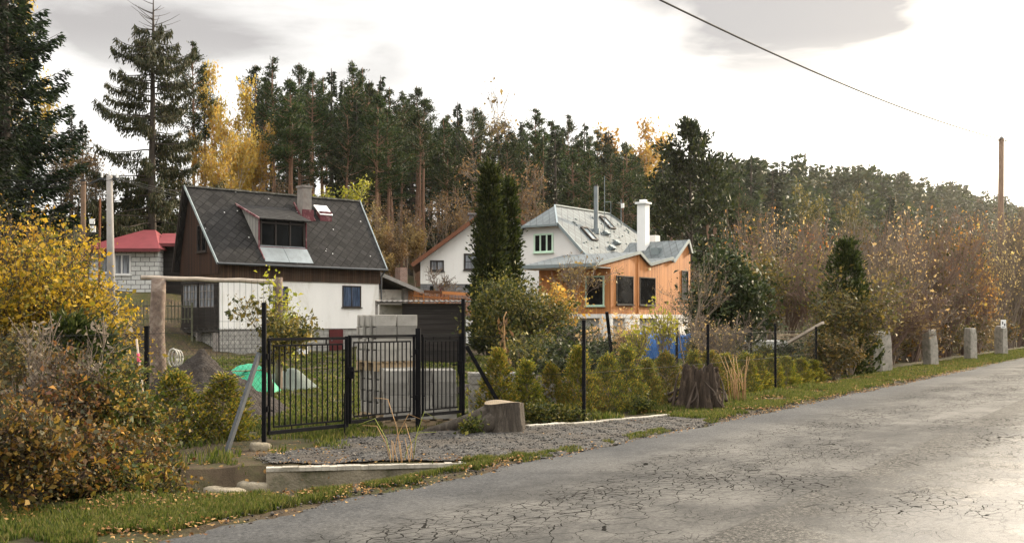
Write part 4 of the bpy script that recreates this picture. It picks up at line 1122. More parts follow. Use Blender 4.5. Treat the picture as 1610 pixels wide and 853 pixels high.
# ---- cottage -------------------------------------------------------------------------------------
t = thing('cottage', 'white cottage with steep dark slate roof, red-trimmed dormer and brown boarded band', 'cottage', (-14.58, 54, 0), R(41.5))
MB().box(.02, 9.5, .06, 4.2, -.8, 1.215).build('basement', grey_blk, t)
MB().box(0, 9.56, 0, 4.3, 1.22, 3.73).build('wall', white_p, t)
mb = MB(); mb.box(-.03, 9.6, -.07, -.003, 3.70, 4.44); mb.box(-.03, 9.6, 0.0, 4.2, 3.735, 4.44); mb.build('boarded_band', brown_b, t)
o = MB().box(6.35, 7.2, -.02, .05, .05, 1.17).build('door', red_p, t); MB().box(6.45, 6.5, -.05, -.021, .55, .66).build('handle', zinc, o)
MB().prism([(.02, 3.98), (4.5, 3.98), (4.45, 4.6), (3.40, 8.45), (3.2, 8.42), (.02, 4.98)], 'x', -.08, -.032).build('gable_wall', dark_b, t)
MB().prism([(.02, 4.45), (4.4, 4.45), (3.40, 8.40), (.02, 4.98)], 'x', 9.5, 9.58).build('gable_wall', dark_b, t)
window(t, '-x', -.08, 1.3, 2.35, 5.15, 6.55, dk_trim, dark_glass, mull=(.5,))
v = MB(); v.box(-.30, -.02, .08, 4.0, 1.05, 1.25); v.box(-.26, -.02, .1, 3.95, 1.26, 2.32); v.box(-.26, -.02, .1, 3.95, 3.52, 3.70)
for y in (.1, 2.0, 3.85): v.box(-.25, -.02, y, y + .1, 2.321, 3.519)
v = v.build('veranda', black_b, t)
for y in (.25, 2.15): 
    mb = MB()
    for k in range(5): mb.box(-.21, -.18, y + k * .40, y + k * .40 + .04, 2.33, 3.51)
    for z in (2.33, 2.72, 3.12, 3.47): mb.box(-.205, -.185, y + .041, y + 1.6, z, z + .035)
    mb.build('window_bars', chim_p, v)
    MB().box(-.16, -.13, y, y + 1.66, 2.325, 3.515).build('pane', pale_curtain, v)
for x in (.1, 2.0, 3.9): MB().box(-.28, -.05, x, x + .14, -.6, 1.04).build('veranda_pier', chim_p, t)
window(t, '-y', 0, 2.95, 3.8, 2.25, 3.42, dk_trim, blue_curtain, mull=(.5,), fw=.06)
window(t, '-y', 0, 7.15, 8.35, 2.38, 3.55, dk_trim, blue_curtain, mull=(.5,), fw=.06)
# roof
rf = MB(); EZ, RZ = 4.50, 8.65
rf.slab([(-.35, -.45, EZ), (9.75, -.45, EZ), (10.45, 3.33, RZ), (-.35, 3.33, RZ)], .07)
rf.slab([(-.35, 3.335, RZ), (10.45, 3.335, RZ), (10.1, 4.65, 4.2), (-.35, 4.65, 4.2)], .07)
rf = rf.build('roof', slate, t)
mb = MB(); mb.bar((-.36, -.47, EZ - .03), (-.36, 3.34, RZ + .0), .05, .13); mb.build('verge_board', trim_w, rf)
mb = MB(); mb.bar((9.78, -.45, EZ + .0), (10.48, 3.33, RZ + .02), .05, .12); mb.build('verge_board', trim_w, rf)
mb = MB(); mb.bar((-.36, 3.36, RZ), (-.36, 4.67, 4.2), .06, .18); mb.build('verge_board', dk_trim, rf)
mb = MB(); mb.tube([(-.4, -.52, EZ - .03), (9.8, -.52, EZ - .05)], .06, 8); mb.build('gutter', strut_m, rf)
rng2 = np.random.default_rng(3); mb = MB()
for k in range(27): mb.box(-.35 + k * .4, .046 + k * .4, 3.20, 3.46, RZ - .05, RZ + .035 + rng2.uniform(-.012, .012), jit=.008)
mb.build('ridge_tile', plain('lichened ridge', (.11, .105, .09), .95, .4, 6, stain=(.25, .24, .19)), rf)
mb = MB(); mb.tube([(9.65, -.5, EZ - .06), (9.65, -.1, 4.1), (9.65, -.07, .2)], .045, 8); mb.build('downpipe', strut_m, t)
# dormer
dm = MB()
dm.slab([(2.25, .18, 6.93), (5.35, .18, 6.93), (5.30, 2.62, 7.83), (2.20, 2.62, 7.83)], .06)
dm = dm.build('dormer', slate, t)
def rz_(y): return EZ + (y + .45) * (RZ - EZ) / 3.78
mb = MB(); mb.prism([(.45, rz_(.45)), (.45, 6.93), (2.45, 7.72)], 'x', 2.36, 2.42); mb.prism([(.45, rz_(.45)), (.45, 6.93), (2.45, 7.72)], 'x', 5.14, 5.2); mb.build('cheek', diamonds('pale tile cheek', (.24, .23, .21), .3, .3, (.09, .09, .085), .8), dm)
mb = MB(); mb.bar((2.24, .16, 6.90), (2.19, 2.64, 7.83), .06, .10); mb.bar((2.38, .42, rz_(.42)), (2.38, .42, 6.85), .07); mb.bar((2.34, .42, rz_(.42) + .05), (2.34, -.25, rz_(-.25) + .05), .05); mb.bar((5.16, .42, rz_(.42)), (5.16, .42, 6.85), .06)
mb.bar((2.3, .38, 5.47), (5.2, .38, 5.47), .05); mb.build('red_trim', redtrim, dm)
MB().box(2.43, 5.13, .55, .60, 5.45, 6.9).build('recess', dark_glass, dm)
mb = MB()
for x in (2.5, 3.35, 4.2, 5.03): mb.box(x, x + .07, .46, .54, 5.5, 6.85)
mb.box(2.571, 5.029, .47, .53, 6.70, 6.78); mb.box(2.571, 5.029, .47, .53, 5.5, 5.57)
mb.build('window_frame', dk_trim, dm)
mb = MB()
for a, b in ((2.34, 3.74), (3.76, 5.16)): mb.slab([(a, -.34, rz_(-.34) + .05), (b, -.34, rz_(-.34) + .05), (b, .44, rz_(.44) + .07), (a, .44, rz_(.44) + .07)], .03)
mb.build('apron', zinc, dm)
mb = MB(); mb.box(5.92, 6.48, 2.05, 2.65, 6.9, 8.98); mb.box(5.88, 6.52, 2.0, 2.70, 8.98, 9.10); ch = mb.build('chimney', chim_p, rf)
mb = MB(); mb.box(5.86, 6.54, 1.93, 2.045, rz_(1.95) + .0, rz_(1.95) + .62); mb.bar((5.8, 2.0, rz_(2.0) + .1), (5.8, 2.8, rz_(2.8) + .12), .07); mb.bar((6.6, 1.9, rz_(1.9) + .08), (6.6, 2.6, rz_(2.6) + .12), .06); mb.build('flashing', redtrim, ch)
hb = MB(); hb.box(7.0, 7.75, 2.0, 2.55, rz_(2.0) - .1, rz_(2.3) + .22); hb = hb.build('roof_hatch', redtrim, rf)
mb = MB(); mb.slab([(6.97, 1.95, rz_(1.95) + .42), (7.8, 1.95, rz_(1.95) + .42), (7.8, 2.65, rz_(2.65) + .22), (6.97, 2.65, rz_(2.65) + .22)], .05); mb.build('lid', plain('white sheet', (.82, .82, .82), .5, .05), hb)
# lean-to at the far end
mb = MB(); mb.box(9.57, 12.6, .85, 3.6, -.5, 3.42); lt = mb.build('lean_to', soot_p, t)
mb = MB(); mb.slab([(9.62, .1, 4.40), (13.6, .1, 3.10), (13.6, 3.9, 3.10), (9.62, 3.9, 4.40)], .12); mb.build('roof', plain('grey lean-to roof', (.16, .15, .14), .8, .3, 3), lt)
mb = MB(); mb.bar((9.62, .08, 4.27), (13.6, .08, 2.97), .07, .2); mb.build('verge_board', plain('weathered fascia', (.26, .25, .23), .8, .3), lt)
mb = MB(); mb.box(11.7, 12.25, .55, .845, 1.8, 3.5); mb.build('pier', chim_p, lt)
mb = MB(); mb.box(12.0, 12.5, 1.4, 1.9, 3.3, 4.75); mb.build('chimney', blocks('old brick', (.22, .12, .09), (.3, .17, .12), (.3, .28, .25), .2, .07, .01), lt)

# ---- dark shed ------------------------------------------------------------------------------------
YS = 43.0; sx0, sx1 = at(632, YS), at(729, YS); zt_ = zat(472, YS)
t = thing('garden_shed', 'blackened plank shed with a corrugated lean-to roof beside the cottage', 'shed', (sx0, YS, 0), R(3))
SW = sx1 - sx0; zs = Hf(sx0, YS)
MB().box(0, SW, 0, 2.4, zs - .3, zt_ - .12).build('wall', black_b, t)
mb = MB(); n = 60; V = []; 
for k in range(n + 1):
    x = -1.05 + (SW + 1.35) * k / n; c = .022 * math.sin(k * 1.9)
    V += [(x, -.28, zt_ - .04 + c), (x, 2.7, zt_ + .06 + c), (x, -.28, zt_ - .065 + c), (x, 2.7, zt_ + .035 + c)]
F = []
for k in range(n):
    a = k * 4; b = a + 4; F += [(a, b, b + 1, a + 1), (a + 3, b + 3, b + 2, a + 2), (a, a + 2, b + 2, b), (a + 1, b + 1, b + 3, a + 3)]
mb.add(V, F); mb.build('corrugated_roof', plain('dark corrugated sheet', (.045, .042, .041), .85, .4, 3, stain=(.085, .082, .08)), t)
mb = MB(); mb.bar((-1.02, -.3, zt_ - .10), (-1.02, 2.7, zt_ + .0), .05, .18); mb.bar((-1.0, -.1, zs), (-1.0, -.1, zt_ - .1), .1); mb.bar((-1.0, -.18, zt_ - .11), (0, -.18, zt_ - .11), .06, .12); mb.build('porch_frame', plain('weathered fascia board', (.22, .20, .18), .8, .3), t)
MB().box(-1.0, -.02, 1.6, 1.7, zs - .2, zt_ - .08).build('back_wall', soot_p, t)
mb = MB(); mb.bar((SW + .02, -.07, zs - .2), (SW + .02, -.07, zt_ - .1), .13); mb.build('corner_post', dk_trim, t)

# ---- white block house with the red roof -----------------------------------------------------------
YH = 64.0; x0, x1, x2 = at(140, YH), at(249, YH), at(300, YH)
t = thing('block_house', 'low white block house with a red felt roof and a dark boarded wing', 'house', (0, YH, 0), 0)
MB().box(x0, x1, 0, 4.5, 2.0, 5.88).build('wall', white_blk, t)
MB().box(x1 + .003, x2, .9, 4.5, 2.0, 6.1).build('boarded_wing', black_b, t)
red_roof = plain('red roofing felt', (.205, .040, .045), .85, .25, 1.2, 0, .4, 30)
mb = MB(); apx = at(238, YH + 2.2); ea, eb = at(150, YH), at(268, YH) - .1
ze, za = 5.88, 7.2
mb.slab([(ea - .9, -.55, ze), (x1 + .25, -.55, ze), (apx + .2, 2.3, za), (apx - .5, 2.3, za)], .10)
mb.slab([(ea - .9, 5.0, ze), (ea - .9, -.55, ze), (apx - .5, 2.3, za), (apx - .5, 2.32, za)], .10)
mb.slab([(x1 + .25, -.55, ze), (x1 + .25, 5.0, ze), (apx + .2, 2.32, za), (apx + .2, 2.3, za)], .10)
mb.slab([(x1 - .2, .35, 6.25), (x2 + .3, .35, 6.25), (x2 + .3, 2.6, 7.02), (x1 - .6, 2.6, 7.02)], .10)
rf = mb.build('roof', red_roof, t)
mb = MB(); mb.box(ea - .95, x1 + .3, -.62, -.555, ze - .20, ze + .0); mb.box(x1 - .2, x2 + .3, .28, .345, 6.06, 6.25); mb.build('fascia', plain('dark red fascia', (.13, .03, .032), .7, .2), rf)
window(t, '-y', 0, at(180, YH), at(206, YH), 3.95 + .4, 5.60, wh_trim, pale_curtain, mull=(.45,), fw=.09)
window(t, '-y', 0, at(155, YH), at(173, YH), 3.95 + .5, 5.60, wh_trim, pale_curtain, fw=.09)
window(t, '-y', .9, at(281, YH), at(289, YH), 4.2, 5.4, wh_trim, blue_curtain, fw=.08)
YB = 54.0
t = thing('brick_meter_box', 'pale brick pillar with a rusty meter door at the foot of the concrete pole', 'meter box', (at(150, 51), 51, 0), 0)
MB().box(0, .95, 0, .5, Hf(at(160, 51), 51) - .3, 2.75).build('pillar', blocks('pale brick', (.42, .40, .37), (.5, .48, .44), (.28, .26, .24), .25, .1, .012), t)
MB().box(.25, .75, -.03, -.002, 1.75, 2.5).build('door', plain('rusty steel', (.10, .05, .03), .8, .4), t)

def picket(name, label, pts, mat, h, zf, post_m, sp=.14, wd=.10, group=None, hgt=None):
    """picket fence along a polyline; zf(x,y) gives the foot"""
    t = thing(name, label, 'fence'); mb = MB(); pm = MB(); rl = MB()
    for (a, b) in zip(pts[:-1], pts[1:]):
        a = Vector((*a, 0)); b = Vector((*b, 0)); Lk = (b - a).length; d = (b - a) / Lk; n = int(Lk / sp)
        for k in range(n):
            p = a + d * (k + .5) * sp; z = zf(p.x, p.y); q = p + d * wd
            mb.bar((p.x, p.y, z + .05), (p.x, p.y, z + h + random.uniform(-.025, .025)), wd, .022)
        for f in np.arange(0, 1.01, 1 / max(1, round(Lk / 2.2))):
            p = a + d * Lk * f; z = zf(p.x, p.y); g = Hf(p.x, p.y); MB().bar((p.x + d.y * .07, p.y - d.x * -.07 + .04, min(g, z) - .3), (p.x + d.y * .07, p.y + .11, z + h * .95), .09).build('post', post_m, t)
        for f in (.22, .78):
            z0, z1 = zf(a.x, a.y), zf(b.x, b.y); rl.bar((a.x, a.y + .045, z0 + h * f), (b.x, b.y + .045, z1 + h * f), .04, .07)
    mb.build('pickets', mat, t); rl.build('rail', post_m, t); return t
old_w = plain('mossy old pickets', (.115, .115, .075), .95, .45, 5, 0, .4, 30)
picket('picket_fence', 'mossy grey picket fence below the white block house', [(at(178, 53), 53), (at(300, 55), 55)], old_w, 1.15, lambda x, y: zat(509, 54), old_w, .17, .10)
# orange fence
t = picket('larch_fence', 'new orange larch picket fence in front of the white gabled house', [(at(625, 63), 63), (at(667, 61.5), 61.5), (at(748, 58.5), 58.5), (at(790, 58), 58)], larch_f, 1.15,
       lambda x, y: np.interp(x, [-6.7, -4.9, -1.96, -.5], [2.30, 2.10, 1.86, 1.84]), larch_f, .115, .108)
mb = MB(); mb.bar((at(667, 61.4), 61.35, 3.30), (at(748, 58.4), 58.35, 3.04), .05, .16); mb.build('cap_board', larch_f, t)
tag(MB().box(at(700, 58.8), at(800, 58.8), 58.75, 59.1, -.3, 1.86).build('retaining_wall', grey_p, None), 'pale retaining wall under the orange larch fence', 'retaining wall')

# ---- white gabled house -----------------------------------------------------------------------------
YW = 70.0
t = thing('gabled_house', 'white gabled house with a brown sloping roof, half hidden by the tall conifer columns', 'house', (at(661, YW), YW, 0), R(4))
W_ = 10.2; zb_ = zat(446, YW)
zl = lambda x: 5.35 + .74 * (x + .53)
xa = 4.9; zapx = zl(xa)
MB().box(0, W_ - .3, .03, 9, 1.0, zb_ - .002).build('plinth', stone_b, t)
MB().prism([(0, zb_), (W_ - .4, zb_), (W_ - .4, zl(.0)), (xa, zapx - .1), (0, zl(0) - .1)], 'y', 0, 9).build('wall', white_p, t)
brownroof = plain('brown roof tile', (.155, .062, .032), .8, .3, 2.5)
mb = MB(); mb.slab([(-.62, 9.4, zl(-.62)), (-.62, -.75, zl(-.62)), (xa, -.75, zapx), (xa, 9.4, zapx)], .24)
mb.slab([(xa, 9.4, zapx), (xa, -.75, zapx), (2 * xa + .62, -.75, zl(-.62)), (2 * xa + .62, 9.4, zl(-.62))], .24); rf = mb.build('roof', brownroof, t)
mb = MB(); mb.box(3.25, 4.15, 2.5, 3.3, zl(3.2) - .6, zat(336, YW + 2)); mb.box(3.15, 4.25, 2.4, 3.4, zat(336, YW + 2), zat(333, YW + 2)); ch = mb.build('chimney', stone_b, rf)
def wx(u): return (u - 661) / FPX * YW
window(t, '-y', 0, wx(676), wx(698), zat(426, YW), zat(409, YW), dk_trim, pale_curtain, fw=.10, mull=(.5,))
window(t, '-y', 0, wx(729), wx(752), zat(424, YW), zat(398, YW), dk_trim, pale_curtain, fw=.10, trans=(.5,))
MB().box(wx(690), wx(700), -.02, .05, 2.7, zat(449, YW)).build('door', red_p, t)
MB().box(wx(676), wx(682), -.02, .05, 3.0, zat(449, YW)).build('cellar_window', dark_glass, t)
MB().box(wx(731), wx(746), -.02, .05, zat(450, YW) - .1, zat(448, YW)).build('cellar_window', dark_glass, t)

# ---- house with grey metal roof and larch extension ---------------------------------------------------
t = thing('larch_house', 'grey-roofed house with an orange larch-clad extension and tall white chimney', 'house', (1.81, 64, 0), math.atan2(-.59, .807))
HB = -.6
MB().prism([(-3.2, HB), (3.2, HB), (3.2, 5.25), (1.26, 7.22), (-1.26, 7.22), (-3.2, 5.25)], 'y', 0, 8.9).build('wall', grey_p, t)
mb = MB(); o_ = .25
z_at = lambda x: 8.56 - abs(x)
# right slope, left slope (six-cornered), two half-hips
def slope(sg):
    pts = [(sg * 3.35, -o_, z_at(3.35)), (sg * 1.26, -o_, z_at(1.26)), (0, 1.3, 8.56), (0, 7.6, 8.56), (sg * 1.26, 9.15, z_at(1.26)), (sg * 3.35, 9.15, z_at(3.35))]
    if sg > 0: pts = pts[::-1]
    n = len(pts); nn = Vector((sg, 0, 1)).normalized() * .10
    vs = [Vector(p) for p in pts] + [Vector(p) - nn for p in pts]
    # seen from above the first ring must run counter-clockwise
    fs = [tuple(range(n))[::-1], tuple(range(n, 2 * n))] + [(i, (i + 1) % n, n + (i + 1) % n, n + i) for i in range(n)]
    mb.add(vs, fs)
slope(1); slope(-1)
mb.slab([(-1.27, -o_ - .12, z_at(1.26) - .02), (1.27, -o_ - .12, z_at(1.26) - .02), (.004, 1.305, 8.565), (-.004, 1.305, 8.565)], .08)
mb.slab([(1.27, 9.2, z_at(1.26) - .02), (-1.27, 9.2, z_at(1.26) - .02), (-.004, 7.6, 8.565), (.004, 7.6, 8.565)], .08)
rf = mb.build('roof', metal_roof, t)
mb = MB(); mb.bar((-1.3, -o_ - .15, z_at(1.26) - .08), (1.3, -o_ - .15, z_at(1.26) - .08), .10, .12)
mb.bar((1.28, -o_ - .02, z_at(1.28) - .02), (3.36, -o_ - .02, z_at(3.36) - .02), .07, .16); mb.bar((-1.28, -o_ - .02, z_at(1.28) - .02), (-3.36, -o_ - .02, z_at(3.36) - .02), .07, .16)
mb.bar((0, 1.3, 8.60), (0, 7.6, 8.60), .14, .08); mb.bar((1.28, -o_ - .1, z_at(1.28) + .04), (0, 1.3, 8.60), .10, .06); mb.bar((0, 7.6, 8.6), (1.28, 9.18, z_at(1.28) + .03), .1, .06)
mb.build('flashing', grey_metal, rf)
window(t, '-y', 0, -.62, .78, zat(397, 64), zat(367, 64), gr_trim, dark_glass, fw=.10, mull=(.34, .67), proud=.06, label='pale green framed three-light window in the gable')
def rooflight(x, y, w_, l_, name='skylight'):
    s = .7071; nn = Vector((s, 0, s)); c = Vector((x, y, z_at(x))) + nn * .015
    ax = Vector((s, 0, -s)); ay = Vector((0, 1, 0)); mb = MB()
    def q(a, b, h): return tuple(c + ax * a + ay * b + nn * h)
    def bx(a0, a1, b0, b1, h0, h1, m=0): mb.add([q(a0, b0, h0), q(a1, b0, h0), q(a1, b1, h0), q(a0, b1, h0), q(a0, b0, h1), q(a1, b0, h1), q(a1, b1, h1), q(a0, b1, h1)], [(3, 2, 1, 0), (4, 5, 6, 7), (0, 1, 5, 4), (1, 2, 6, 5), (2, 3, 7, 6), (3, 0, 4, 7)], m)
    return q, bx, mb
for (x, y, w_, l_) in ((1.75, 2.35, .72, 1.15), (.75, 6.1, .72, 1.15)):
    q, bx, mb = rooflight(x, y, w_, l_)
    bx(-l_ / 2, l_ / 2, -w_ / 2, -w_ / 2 + .09, 0, .10); bx(-l_ / 2, l_ / 2, w_ / 2 - .09, w_ / 2, 0, .10); bx(-l_ / 2, -l_ / 2 + .12, -w_ / 2 + .091, w_ / 2 - .091, 0, .12); bx(l_ / 2 - .09, l_ / 2, -w_ / 2 + .091, w_ / 2 - .091, 0, .09)
    f = mb.build('skylight', dk_trim, rf); q, bx, mb = rooflight(x, y, w_, l_); bx(-l_ / 2 + .121, l_ / 2 - .091, -w_ / 2 + .091, w_ / 2 - .091, .01, .05)
    mb.build('pane', plain('sky-grey glass', (.20, .24, .26), .15, .1, spec=.6), f)
for (x, y) in ((1.55, 4.6), (2.15, 4.9), (2.75, 5.6), (2.55, 3.6)):
    q, bx, mb = rooflight(x, y, .3, .3); bx(-.14, .16, -.22, .22, .0, .16); bx(.05, .2, -.20, .20, .161, .20); mb.build('roof_vent', grey_metal, rf)
rngk = np.random.default_rng(12); mb = MB()
for k in range(46):
    x, y = rngk.uniform(.5, 3.2), rngk.uniform(.3, 8.6); p = Vector((x, y, z_at(x))) + Vector((.707, 0, .707)) * .03
    mb.box(p.x - .05, p.x + .03, p.y - .07, p.y + .07, p.z - .03, p.z + .035)
mb.build('snow_guard', grey_metal, rf)
mb = MB(); mb.tube([(1.5, 3.57, 6.6), (1.5, 3.57, zat(293, 66))], .135, 14); mb.tube([(1.5, 3.57, 6.95), (1.5, 3.57, 7.25)], .22, 14); fl = mb.build('flue', zinc, rf, False)
mb = MB(); mb.tube([(1.5, 3.57, zat(293, 66) + .02), (1.5, 3.57, zat(290, 66))], .10, 12); mb.build('flue_cap', dk_trim, fl)
mb = MB(); mb.tube([(1.3, 4.9, 7.0), (1.3, 4.9, zat(276, 67))], .025, 6); mb.tube([(1.75, 4.9, 6.6), (1.75, 4.9, 9.0)], .02, 6)
for z in (7.6, 8.3, 9.0): mb.tube([(1.3, 4.9, z), (1.75, 4.9, z)], .02, 6)
mb.build('roof_ladder', zinc, rf)
mb = MB(); mb.tube([(.9, 7.6, 7.5), (.9, 7.6, zat(315, 70))], .03, 6); am = mb.build('antenna', zinc, rf); mb = MB(); mb.box(.95, 1.15, 7.5, 7.58, zat(328, 70), zat(321, 70)); mb.build('dish', sign_m, am)
# extension: walls follow the zigzag roof edge
prof = [(-3.65, 4.86), (-.75, 5.41), (.45, 4.80), (3.1, 5.28), (3.25, 5.08), (5.1, 6.42), (5.55, 5.65)]
EX = 6.87; zb0 = 2.0
MB().prism([(-3.65, zb0)] + [(p[0], p[1] - .07) for p in prof] + [(5.55, zb0)], 'x', 3.25, EX).build('cladding', larch, t)
MB().box(2.27, 3.249, -3.65, -.01, zb0, 4.75).build('cladding', larch, t)
MB().prism([(-5.2, 4.50), (-3.652, 4.79), (-3.652, 4.47), (-5.2, 4.44)], 'x', 6.80, EX - .003).build('cladding', larch, t)
mb = MB()
ex = [(-5.3, 4.57)] + prof
for (y0, z0), (y1, z1) in zip(ex[:-1], ex[1:]):
    xl_ = 2.0 if y1 < .4 else 3.0
    if abs(y1 - y0) < .2: continue
    mb.slab([(xl_, y0, z0), (EX + .12, y0, z0), (EX + .12, y1, z1), (xl_, y1, z1)], .10)
er = mb.build('extension_roof', metal_roof, t)
mb = MB()
for (y0, z0), (y1, z1) in zip(ex[:-1], ex[1:]): mb.bar((EX + .14, y0, z0 - .03), (EX + .14, y1, z1 - .03), .05, .17)
mb.bar((1.97, -5.33, 4.52), (EX + .16, -5.33, 4.52), .06, .18); mb.build('fascia', grey_metal, er)
MB().box(2.05, EX, -5.25, -3.66, 4.40, 4.435).build('soffit', grey_p, t)
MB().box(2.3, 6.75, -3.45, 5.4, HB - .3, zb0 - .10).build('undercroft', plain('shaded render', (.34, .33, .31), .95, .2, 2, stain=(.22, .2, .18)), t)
mb = MB(); mb.box(2.2, EX + .05, -3.72, 5.6, zb0 - .22, zb0 - .004); 
for x0_, x1_ in ((2.2, 3.5), (6.2, EX + .03)): mb.box(x0_, x1_, -3.70, -3.46, HB - .3, zb0 - .221)
mb.box(6.76, EX + .02, -2.2, -.6, HB - .3, zb0 - .221); mb.box(6.76, EX + .02, 1.4, 5.5, HB - .3, zb0 - .221); mb.build('plinth', white_p, t)
window(t, '-y', -3.65, EX - 1.55, EX - .38, 2.42, 4.02, gr_trim, dark_glass, fw=.07, proud=.07, label='large square window with a pale green frame')
win2 = window(t, '+x', EX, -3.45 + .35, -3.45 + 2.15, 2.5, 4.05, dk_trim, dark_glass, fw=.05)
window(t, '+x', EX, -.62, 1.18, 2.5, 4.05, dk_trim, dark_glass, fw=.05)
window(t, '+x', EX, 4.4, 5.2, 2.9, 4.6, dk_trim, dark_glass, fw=.05)
mb = MB(); mb.box(EX + .005, EX + .05, -.80, -.70, zb0, 5.35); mb.build('cover_strip', larch, t)
MB().box(EX - .02, EX + .10, .38, .50, 4.45, 4.58).build('wall_lamp', plain('warm lamp', (.9, .75, .4), .4, .05), t)
mb = MB(); mb.box(3.95, 4.5, 4.3, 4.85, 4.8, zat(321, 65.2)); wc = mb.build('chimney', bluewhite, t); mb = MB(); mb.box(3.85, 4.6, 4.2, 4.95, zat(321, 65.2), zat(318, 65.2)); mb.box(4.05, 4.4, 4.4, 4.75, zat(318, 65.2) + .002, zat(314, 65.2)); mb.build('chimney_cap', bluewhite, wc)
mb = MB(); mb.box(3.4, 4.1, 6.3, 6.9, 4.8, zat(371, 67.5)); mb.build('chimney', grey_p, t)
q = MB(); q.box(5.1, 5.6, 3.9, 4.5, 5.5, 5.95); q.build('roof_vent', grey_metal, er)
mb = MB()
for k in range(8): mb.box(1.0 + k * .2, 1.19 + k * .2, -4.6, -3.8, HB, .15 + k * .22)
mb.build('steps', plain('red brick steps', (.30, .09, .05), .85, .3, 6), t)

# ---- small things in the gardens -----------------------------------------------------------------------
blue_t = plain('blue tarpaulin', (.035, .13, .36), .5, .3, 3, 0, .6, 16, bdist=.04)
YT = 46.0
xa_, xb_ = at(1004, YT), at(1086, YT)
t = thing('covered_trailer', 'long low load under a wrinkled blue tarpaulin below the larch house', 'covered load', (xa_, YT, Hf(xa_, YT)), R(-6))
n = 40; V = []; prof_ = [(0, 0), (-.04, .5), (.0, 1.02), (.25, 1.15), (.9, 1.12), (1.3, .9), (1.35, 0)]
for k in range(n + 1):
    x = (xb_ - xa_) * k / n
    for (y, z) in prof_: V.append((x, y + .05 * math.sin(k * 1.3 + z * 3) + random.uniform(-.02, .02), z * (1 + .05 * math.sin(k * .5) + .02 * math.sin(k * 1.7))))
m_ = len(prof_); F = [(k * m_ + j, (k + 1) * m_ + j, (k + 1) * m_ + j + 1, k * m_ + j + 1) for k in range(n) for j in range(m_ - 1)]
link('tarpaulin', np_mesh('blue cover', V, F, True), blue_t, t)
MB().box(.1, xb_ - xa_ - .1, .1, 1.2, .0, .9).build('load', black_b, t)
t = thing('garden_terrace', 'pale concrete terrace with two bare concrete posts and a beam beyond the young conifers', 'terrace', (at(1120, 47), 47, 0), R(-8))
MB().box(-.3, 3.2, 0, 3, -.3, .75).build('slab', grey_p, t)
MB().box(1.55, 1.8, .5, .75, .76, 2.15).build('post', chim_p, t); MB().box(2.2, 2.4, .9, 1.1, .76, 2.15).build('post', chim_p, t)
MB().box(1.35, 2.75, .4, 1.2, 2.16, 2.26).build('beam', chim_p, t)
t = thing('timber_pile', 'stack of pale sawn boards beneath the bare shrubs', 'timber pile', (at(1232, 48), 48, Hf(at(1240, 48), 48)), R(5)); mb = MB()
for k in range(4): mb.box(0, 2.2 + .2 * (k % 2), 0, .9, .55 + k * .14, .55 + k * .14 + .09)
mb.build('boards', wood_pale, t); mb = MB(); mb.box(.2, .4, .1, .8, -.2, .545); mb.box(1.8, 2.0, .1, .8, -.2, .545); mb.build('bearer', chim_p, t)
o = MB().bar((at(1240, 33), 33, zat(538, 33)), (at(1294, 31), 31, zat(507, 31)), .08).build('leaning_pole', pole_w, None); tag(o, 'pale straight pole leaning into the creeper-clad conifer', 'pole')
o = MB().bar((at(969, 24), 24, -.1), (at(954, 23.6), 23.6, zat(490, 23.6)), .07).build('leaning_post', black, None); tag(o, 'black leaning post sticking up in front of the square green-framed window', 'post')
for k, (u, vt, vb, Yp_) in enumerate([(1181, 503, 558, 38), (1064, 508, 560, 36), (975, 512, 556, 37)]):
    mb = MB(); x = at(u, Yp_); mb.tube([(x, Yp_, -.2), (x, Yp_, zat(vt, Yp_))], .045, 8)
    tag(mb.build('fence_post', black, None), ['slim black post before the concrete terrace', 'slim black post before the blue tarpaulin', 'slim black post beside the leaning black post'][k], 'post')
t = thing('garden_sink', 'row of small blue and white tubs near the green tarpaulin', 'tubs', (at(455, 47), 47, .2)); mb = MB(); mb.tube([(0, 0, 0), (0, 0, .45)], .22, 10); mb.build('tub', blue_t, t); mb = MB(); mb.tube([(.6, 0, 0), (.6, 0, .35)], .2, 10); mb.build('tub', sign_m, t)
# ------------------------------------------------------------------ vegetation materials
bark_p = plain('pine bark', (.20, .115, .075), .95, .4, 1.0, 0, .5, 12, stretch=(2, 2, .5))
bark_d = plain('dark bark', (.060, .048, .038), .95, .4, 1.5, 0, .5, 14)
bark_b = plain('birch bark', (.42, .38, .33), .9, .35, 1.5, 0, .3, 14, stain=(.14, .11, .09))
twig_m = plain('grey brown twigs', (.165, .128, .098), .95, .35, 2)
twig_r = plain('reddish twigs', (.150, .098, .075), .95, .35, 2)
m_pine = leafmat('pine needles', [(.005, .012, .003), (.011, .024, .005), (.026, .044, .008), (.062, .074, .014)], trans=.32, rough=.6, objvar=.3)
m_spr = leafmat('spruce needles', [(.004, .010, .003), (.010, .021, .005), (.028, .044, .009)], trans=.28, rough=.6, objvar=.3)
m_old = leafmat('old spruce needles', [(.016, .024, .008), (.032, .040, .012), (.055, .056, .018), (.07, .055, .02)], trans=.22, objvar=.1)
m_gold = leafmat('golden leaves', [(.34, .18, .03), (.48, .29, .045), (.50, .37, .09), (.30, .23, .06)], trans=.55, objvar=.12)
m_pale = leafmat('pale gold leaves', [(.50, .34, .12), (.56, .42, .18), (.45, .30, .12)], trans=.5, objvar=.15)
m_yel = leafmat('yellow shrub leaves', [(.07, .08, .012), (.40, .26, .018), (.54, .36, .035), (.36, .21, .014), (.20, .17, .02), (.10, .11, .016)], trans=.42, objvar=.08)
